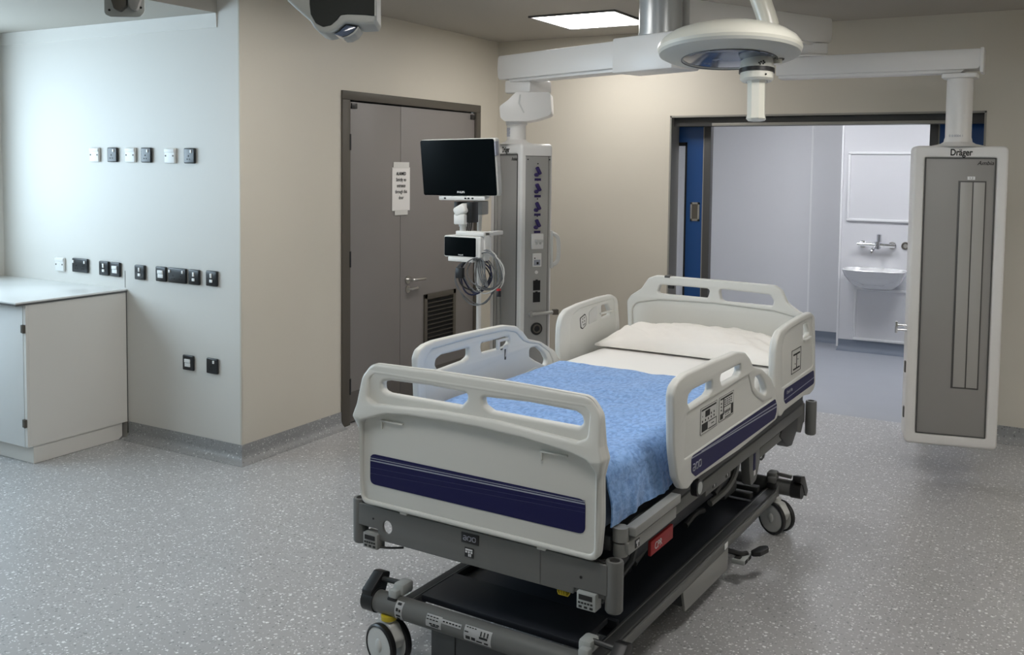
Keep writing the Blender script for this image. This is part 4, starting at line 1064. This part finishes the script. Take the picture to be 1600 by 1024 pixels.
# head end panel
ho = fillet([(-.465, .585), (-.487, .935), (-.465, .967), (-.405, 1.008), (-.366, 1.066), (-.325, 1.082), (0, 1.081), (.300, 1.076), (.333, 1.056), (.362, .995), (.42, .957), (.485, .935), (.465, .585)], [.03, .03, .05, .05, .03, .04, .4, .04, .03, .05, .05, .03, .03], 4)
hh = [fillet([(-.300, 1.036), (-.319, .988), (-.04, .985), (-.026, 1.035)], .018, 4), fillet([(.018, 1.038), (.030, .985), (.05, .976), (.292, .974), (.297, 1.0), (.279, 1.029)], .018, 4)]
hp = panel('head_panel', ho, hh, .030, .010, 'xz', 2.19, B, bed, 3)
panel('head_panel_rim', ho, hh+[fillet([(-.44, .61), (-.455, .90), (-.43, .93), (-.30, .955), (.0, .962), (.30, .950), (.42, .925), (.455, .90), (.44, .61)], [.02, .05, .05, .1, .3, .1, .05, .05, .02], 4)], .026, .008, 'xz', 2.180, B, hp, 3)
MB().box((-.275, 2.165, 1.074), (-.245, 2.21, 1.0865), .003).build('panel_clip', M['edge'], hp)
MB().box((-.268, 2.195, 1.015), (-.236, 2.215, 1.036), .004).build('panel_latch', M['black'], hp)

# lift columns and dark workings under the deck
for y0, y1 in ((.52, .70), (1.52, 1.70)):
    MB().box((-.24, y0, .16), (.24, y1, .34), .02).box((-.20, y0+.02, .32), (.20, y1-.02, .42), .015).box((-.16, y0+.04, .40), (.16, y1-.04, .52), .01).build('lift_column', M['bedb'], bed)
MB().box((-.30, .30, .30), (.34, 1.45, .38), .02).build('actuator_cover', M['bedb'], bed)
MB().tube([(.30, .55, .27), (.32, .75, .36), (.34, .95, .44)], .02, 8).build('lift_strut', M['bedd'], bed)
MB().tube([(.30, 1.05, .24), (.30, 1.15, .26), (.28, 1.3, .22)], .012, 8, smooth=1).build('hose', M['bedd'], bed)
MB().box((.18, 1.40, .24), (.34, 1.56, .30), .015).build('motor', M['bedd'], bed)

# base: cross tubes, rails, trays
BXC = .068; BZ = .192
for y, nm in ((-.028, 'foot_tube'), (1.865, 'head_tube')):
    tb_ = MB().cyl((BXC-.435, y, BZ), (BXC+.435, y, BZ), .036, seg=32).build('base_tube', M['bedg'], bed)
    for sx in (-1, 1):
        ec_ = MB().cyl((BXC+sx*.425, y, BZ), (BXC+sx*.472, y, BZ), .040, seg=32)
        ec_.build('end_cap', M['black'], tb_)
        s_ = -1 if y < 1 else 1
        lv_ = MB().prism(fillet([(y-.03, BZ+.01), (y-.035, BZ+.04), (y+.03, BZ+.085), (y+.07, BZ+.075), (y+.035, BZ+.0)], .012, 3), BXC+sx*.450-.02, BXC+sx*.450+.02, 'x', .006).build('brake_pedal', M['black'], bed) if s_ < 0 else \
              MB().prism(fillet([(y-.05, BZ+.05), (y-.045, BZ+.075), (y+.02, BZ+.06), (y+.085, BZ-.025), (y+.06, BZ-.045), (y+.03, BZ-.02), (y-.01, BZ+.03)], .01, 3), BXC+sx*.458-.018, BXC+sx*.458+.018, 'x', .006).build('brake_pedal', M['black'], bed)
        MB().tube([(BXC+sx*.43, y+s_*(-.03), BZ+.062), (BXC+sx*.35, y+s_*(-.03), BZ+.066)], .009, 10).build('pedal_rod', M['steel'] if s_ > 0 else M['bedd'], bed)
        pc = MB()
        yy0 = y+s_*(-.03)
        pc.box((BXC+sx*.345-.022, yy0-.03, BZ+.035), (BXC+sx*.345+.022, yy0+.03, BZ+.075), .010)
        pc.box((BXC+sx*.352-.018, yy0-.052, BZ+.030), (BXC+sx*.352+.018, yy0-.02, BZ+.060), .008)
        pc.build('tube_clamp', M['clear'] if (s_ < 0) else M['bedg'], bed)
        MB().box((BXC+sx*.352-.019, yy0-.055, BZ+.010), (BXC+sx*.352+.019, yy0-.025, BZ+.034), .004).build('clamp_pad', M['black'], bed)
for sx in (-1, 1):
    xr = BXC+sx*.345
    MB().prism(fillet([(.0, .195), (.0, .162), (1.87, .162), (1.87, .195)], .004, 2), xr-.022, xr+.022, 'x', .006).build('base_rail', M['bedd'], bed)
    MB().box((xr-sx*.012-.002, .0, .1945), (xr-sx*.012+.002, 1.86, .1965)).build('rail_edge', M['bedg'], bed)
    xs_ = xr+sx*.026
    MB().prism([(-.01, .152), (.0, .184), (1.80, .184), (1.86, .225), (1.875, .22), (1.83, .152)], xs_-.005, xs_+.005, 'x', .002).build('base_skirt', M['bedg'], bed)
MB().box((BXC-.30, .04, .196), (BXC+.295, .235, .218), .004).build('foot_cover', M['bedb'], bed)
MB().box((BXC-.32, .24, .150), (BXC+.32, 1.84, .176), .004).build('base_tray', M['bedb'], bed)
MB().box((BXC-.32, .245, .176), (BXC+.32, .265, .205), .003).build('tray_lip', M['bedb'], bed)
MB().box((BXC-.31, 1.62, .19), (BXC+.31, 1.66, .215), .003).box((BXC-.31, 1.72, .19), (BXC+.31, 1.76, .215), .003).build('tray_ribs', M['bedd'], bed)
fx = MB().box((-.125, -.050, .065), (.42, .07, .170), .006).build('foot_box', M['bedd'], bed)
MB().box((-.031, -.0515, .07), (-.028, -.049, .165)).build('box_joint', M['gap'], fx)
sl_ = MB(); sl_.tube([(.085, -.051, .135), (.090, -.051, .122), (.11, -.051, .12), (.40, -.051, .12)], .003, 6, smooth=1); sl_.build('box_slot', M['gap'], fx)
MB().prism(fillet([(.675, .150), (.70, .070), (1.15, .062), (1.15, .150)], .004, 2), .432, .442, 'x', .002).build('side_box', M['bedm'], bed)
MB().box((.30, .70, .08), (.431, 1.14, .16), .01).build('battery_box', M['bedd'], bed)
MB().box((.4435, 1.10, .157), (.4455, 1.135, .180)).build('arrow_label', M['label'], bed)
# pedal at the middle of the right side
pd = MB().tube([(.40, 1.15, .135), (.44, 1.18, .125), (.475, 1.20, .112), (.49, 1.235, .107)], .011, 8, smooth=1).build('pedal_arm', M['black'], bed)
pp = MB().box((.452, 1.16, .085), (.505, 1.25, .105), .004).build('pedal_plate', M['clear'], bed)
MB().box((.5055, 1.168, .088), (.5065, 1.198, .103)).box((.5055, 1.210, .088), (.5065, 1.242, .103)).box((.46, 1.168, .1045), (.485, 1.195, .1065)).box((.46, 1.212, .1045), (.485, 1.242, .1065)).build('pedal_marks', M['ink'], pp)
MB().prism(fillet([(.505, 1.235), (.52, 1.30), (.545, 1.33), (.56, 1.30), (.545, 1.24), (.52, 1.22)], .012, 3), .105, .122, 'z', .004).build('pedal_pad', M['black'], bed)
# stickers on the foot tube
def tube_label(x0, x1, a0, a1, marks, nm='sticker'):
    t = bmesh.new(); n = 8; A = []; Bv = []; rr = .0366; yc = -.028
    for i in range(n+1):
        a = R(a0+(a1-a0)*i/n)
        A.append(t.verts.new((x0, yc-rr*math.cos(a), BZ+rr*math.sin(a)))); Bv.append(t.verts.new((x1, yc-rr*math.cos(a), BZ+rr*math.sin(a))))
    for i in range(n): t.faces.new((A[i], Bv[i], Bv[i+1], A[i+1]))
    bmesh.ops.solidify(t, geom=t.faces[:], thickness=-.0006)
    b = MB(); b._add(t); st_ = b.build(nm, M['label'], bed)
    mk_ = MB()
    for x, a, w, h in marks:
        th_ = R(a); rr2 = .0372
        mm = Matrix.Translation((x, yc-rr2*math.cos(th_), BZ+rr2*math.sin(th_))) @ Matrix.Rotation(-th_, 4, 'X')
        mk_.box((-w/2, -.0006, -h/2), (w/2, .0006, h/2), mtx=mm)
    mk_.build('sticker_marks', M['ink'], st_)
tube_label(-.262, -.232, -50, 60, [(-.247, 45, .014, .008), (-.252, 15, .008, .01), (-.241, 12, .006, .008), (-.247, -15, .016, .006), (-.250, -36, .012, .010)])
tube_label(-.135, -.075, -18, 45, [(-.128+.012*i, a, .008, .003) for i in range(4) for a in (34, 20)]+[(-.115+.014*i, 0, .010, .004) for i in range(3)]+[(-.1, -9, .03, .003)])
tube_label(-.075, .0, 18, 40, [(-.066+.012*i, 29, .007, .004) for i in range(6)])
tube_label(.012, .112, -28, 48, [(.022+.010*i, 40, .006, .003) for i in range(4)]+[(.022, 18, .014, .003), (.028, -8, .016, .010), (.048, -8, .014, .009)]+[(.075+.012*i, 26, .004, .014) for i in range(3)]+[(.085, 8, .03, .006), (.07, -14, .02, .004), (.095, -14, .014, .005)])
# casters
def caster(x, y, ang, ring):
    r = .072
    c = bpy.data.objects.new('caster', None); COL.objects.link(c); c.parent = bed; c.location = (x, y, 0); c.rotation_euler = (0, 0, ang)
    for s_ in (-1, 1):
        x0 = s_*.020; x1 = s_*.044
        MB().lathe([(r-.008, 0), (r-.002, .003), (r, .010), (r-.001, .020), (r-.006, .024), (r-.009, .024), (r-.009, 0)], 40, Matrix.Translation((x0, 0, r)) @ Matrix.Rotation(R(90*s_), 4, 'Y')).build('tyre', M['black'], c)
        MB().lathe([(0, .0), (r-.009, .0), (r-.009, .019), (r-.012, .022), (r-.016, .0225), (0, .0225)], 40, Matrix.Translation((x0, 0, r)) @ Matrix.Rotation(R(90*s_), 4, 'Y')).build('wheel_disc', M['wire'], c)
        MB().sphere((x1-s_*.002, 0, r+.003), .016, (.35, 1, 1.45), 20).build('hub_cap', M['wire'], c)
    MB().prism(fillet([(-.045, r-.01), (-.06, r+.03), (-.03, r+.070), (.03, r+.078), (.05, r+.05), (.05, r)], .015, 3), -.0195, .0195, 'x', .006).cyl((0, 0, r+.05), (0, 0, .160), .018, seg=16).build('fork', M['wire'], c)
    if ring: MB().cyl((0, 0, r+.079), (0, 0, r+.094), .026, seg=24).build('brake_ring', M['yellow'], c)
caster(-.300, -.045, R(77), True)
caster(.445, 1.80, R(68), False)
caster(.46, -.03, R(40), True)
caster(-.30, 1.80, R(80), False)

# ------------------------------------------------------------------ bedding
def bw(x, y, z): return BO+Matrix.Rotation(BR, 3, 'Z') @ Vector((x, y, z))
def nz(x, y, z=0.0): return noise.noise(Vector((x, y, z)))
mt_ = thing('mattress', 'blue-grey mattress under the white sheet on the hospital bed deck', 'mattress', bw(0, 1.1, .564), BR)
MB().box((-.43, -1.06, 0), (.43, 1.06, .185), .03, 4).build('cover', M['mattr'], mt_)
def drape(name, m, y0, y1, xl, xr, ztop, zl, zr, ny, nx, th, wob, seed, parent, base, rcorner=.05, head_drop=0.0, hang=None):
    """cloth over the mattress: left hem, left side, top, right side, right hem"""
    prof = []
    for i in range(8): prof.append((xl, zl+(ztop-rcorner-zl)*i/8, 0))
    for i in range(7):
        a = R(180-90*i/6); prof.append((xl+rcorner+rcorner*math.cos(a), ztop-rcorner+rcorner*math.sin(a), 1))
    for i in range(1, nx): prof.append((xl+rcorner+(xr-xl-2*rcorner)*i/nx, ztop, 2))
    for i in range(7):
        a = R(90-90*i/6); prof.append((xr-rcorner+rcorner*math.cos(a), ztop-rcorner+rcorner*math.sin(a), 1))
    for i in range(1, 13): prof.append((xr+.012*i/12, ztop-rcorner+(zr-ztop+rcorner)*i/12, 3))
    t = bmesh.new(); rows = []
    for j in range(ny+1):
        y = y0+(y1-y0)*j/ny; row = []
        for k, (x, z, kind) in enumerate(prof):
            s_ = k/(len(prof)-1)
            yy = y
            if kind == 3:
                d = min(1, max(0, (ztop-rcorner-z)/(ztop-rcorner-zr)))
                w_ = .020*d*nz(y*9+seed, d*1.2)+.008*d*nz(y*24, seed)
                x2 = x+w_+.006*d; z2 = z-(0 if hang is None else hang(y)*d)
            else:
                x2 = x; z2 = z
                if kind == 2: z2 += wob*(nz(x*5+seed, y*4)+.5*nz(x*13, y*11, seed)+.25*nz(x*30, y*26, seed))
                if kind == 1: z2 += wob*.5*nz(x*9, y*7, seed)
                if kind == 0: x2 += .006*nz(y*9, z*3, seed)
            if head_drop and y > y1-.03: z2 -= 0
            row.append(t.verts.new(Vector((x2, yy+.006*nz(x*6, seed, 3)*(1 if j == ny else 0), z2))-Vector(base)))
        rows.append(row)
    for a, b in zip(rows, rows[1:]):
        for k in range(len(prof)-1): t.faces.new((a[k], a[k+1], b[k+1], b[k]))
    bmesh.ops.recalc_face_normals(t, faces=t.faces[:])
    bmesh.ops.solidify(t, geom=t.faces[:], thickness=th)
    bmesh.ops.recalc_face_normals(t, faces=t.faces[:])
    b = MB(); b._add(t)
    return b.build(name, m, parent, 60)
sh = thing('bed_sheet', 'white cotton sheet over the mattress, showing between blue blanket and pillow', 'sheet', bw(0, 1.2, .76), BR)
drape('cloth', M['sheet'], 1.2, 2.165, -.442, .442, .756, .60, .61, 40, 24, .003, .0035, 2.0, sh, (0, 1.2, .76), .035)
bk = thing('blanket', 'light blue cellular cotton blanket spread over the lower bed and hanging over its right side', 'blanket', bw(0, .7, .77), BR)
drape('cloth', M['blanket'],   .035, 1.30, -.450,   .452, .770, .63, .596, 110, 44, .005, .007, 5.0, bk, (0, .7, .77), .05, hang=lambda y: .004*math.sin(y*17))
# pillow
pw = thing('pillow', 'plump white pillow lying against the head panel of the bed', 'pillow', bw(-.0, 1.945, .762), BR)
def pillow():
    n, m_ = 48, 30; hx_, hy_ = .452, .215
    t = bmesh.new(); top = []; bot = []
    for j in range(m_+1):
        rt = []; rb = []
        for i in range(n+1):
            a = -1+2*i/n; b = -1+2*j/m_
            e = max(0, (1-abs(a)**3.2))**.55*max(0, (1-abs(b)**2.6))**.6
            cx_ = 1-.035*(1-abs(b)**2)*abs(a)**6; cyy = 1-.05*(1-abs(a)**2)*abs(b)**6
            x = a*hx_*cx_; y = b*hy_*cyy
            wr_ = .014*nz(a*3+3, b*2.5)+.011*nz(a*7, b*6, 2)+.016*nz(a*8+b*5, b*2, 5)*(1-abs(b))
            edge = min(1, (1-abs(a))*8, (1-abs(b))*5)
            z = .018+.088*e*(1.0+.10*b)+wr_*max(0, edge)
            rt.append(t.verts.new((x, y, z)))
            rb.append(t.verts.new((x, y, .002+.004*(1-e)*(1 if b < 0 else 1))))
        top.append(rt); bot.append(rb)
    for j in range(m_):
        for i in range(n):
            t.faces.new((top[j][i], top[j][i+1], top[j+1][i+1], top[j+1][i]))
            t.faces.new((bot[j][i], bot[j+1][i], bot[j+1][i+1], bot[j][i+1]))
    for i in range(n):
        t.faces.new((bot[0][i], bot[0][i+1], top[0][i+1], top[0][i])); t.faces.new((top[m_][i], top[m_][i+1], bot[m_][i+1], bot[m_][i]))
    for j in range(m_):
        t.faces.new((top[j][0], top[j+1][0], bot[j+1][0], bot[j][0])); t.faces.new((bot[j][n], bot[j+1][n], top[j+1][n], top[j][n]))
    bmesh.ops.recalc_face_normals(t, faces=t.faces[:])
    b = MB(); b._add(t); return b
pillow().build('pillowcase', M['pillow'], pw, 50)

# ------------------------------------------------------------------ lights and camera
light_panel('ceiling_light', -.575, 3.1, 0.0, 3.68, ZC, 'ceiling light panel outside the photo, over the floor right of the bed', M['lit'])
light_panel('ceiling_light', -2.975, 3.1, -2.4, 3.68, ZC, 'ceiling light panel outside the photo, over the floor left of the bed', M['lit'])
light_panel('ceiling_light', -1.775, 1.35, -1.2, 1.93, ZC, 'ceiling light panel outside the photo, in front of the foot of the bed', M['lit'])  # unseen panel, added to brighten the bedding and the foot panel
light_panel('ceiling_light', 1.8, 4.3, 2.375, 4.88, ZC, 'ceiling light panel outside the photo, by the right-hand wall', M['lit'])
light_panel('ceiling_light', -2.3, 7.6, -1.7, 8.2, 2.5, 'ceiling light panel in the room beyond the sliding door', M['lit2'])
light_panel('ceiling_light', -.9, 7.6, -.3, 8.2, 2.5, 'ceiling light panel in the room beyond, nearer the basin', M['lit2'])
w = bpy.data.worlds.new('World'); S.world = w; w.use_nodes = True
w.node_tree.nodes['Background'].inputs[0].default_value = (.62, .80, 1, 1)
w.node_tree.nodes['Background'].inputs[1].default_value = 1.0
la_ = bpy.data.lights.new('window_daylight', 'AREA'); la_.shape = 'RECTANGLE'; la_.size = WZ1-WZ0; la_.size_y = WY1-WY0
la_.energy = 68; la_.color = (.67, .86, 1)
lo_ = bpy.data.objects.new('window_daylight', la_); COL.objects.link(lo_)
lo_.location = (XA-.12, (WY0+WY1)/2, (WZ0+WZ1)/2); lo_.rotation_euler = (0, R(-90), 0)

yaw, pit, rol = .519382966, .0600033830, .0108074293
cy_, sy_ = math.cos(yaw), math.sin(yaw)
f0 = Vector((-sy_, cy_, 0)); r0 = Vector((cy_, sy_, 0)); u0 = Vector((0, 0, 1))
f1 = f0*math.cos(pit)-u0*math.sin(pit); u1 = u0*math.cos(pit)+f0*math.sin(pit)
r2 = r0*math.cos(rol)+u1*math.sin(rol); u2 = u1*math.cos(rol)-r0*math.sin(rol)
cam = bpy.data.cameras.new('Camera'); co = bpy.data.objects.new('Camera', cam); COL.objects.link(co)
mt = Matrix((r2, u2, -f1)).transposed().to_4x4(); mt.translation = (0, 0, 1.65)
co.matrix_world = mt
cam.sensor_width = 36; cam.lens = 1495.155*36/1600; cam.shift_y = (347.51-512)/1600; cam.clip_start = .05
S.camera = co
S.view_settings.view_transform = 'Standard'; S.view_settings.look = 'None'; S.view_settings.gamma = 1; S.view_settings.use_curve_mapping = False
S.view_settings.exposure = 0.56
try:
    S.cycles.use_denoising = True
    S.cycles.max_bounces = 10; S.cycles.diffuse_bounces = 6
except Exception: pass
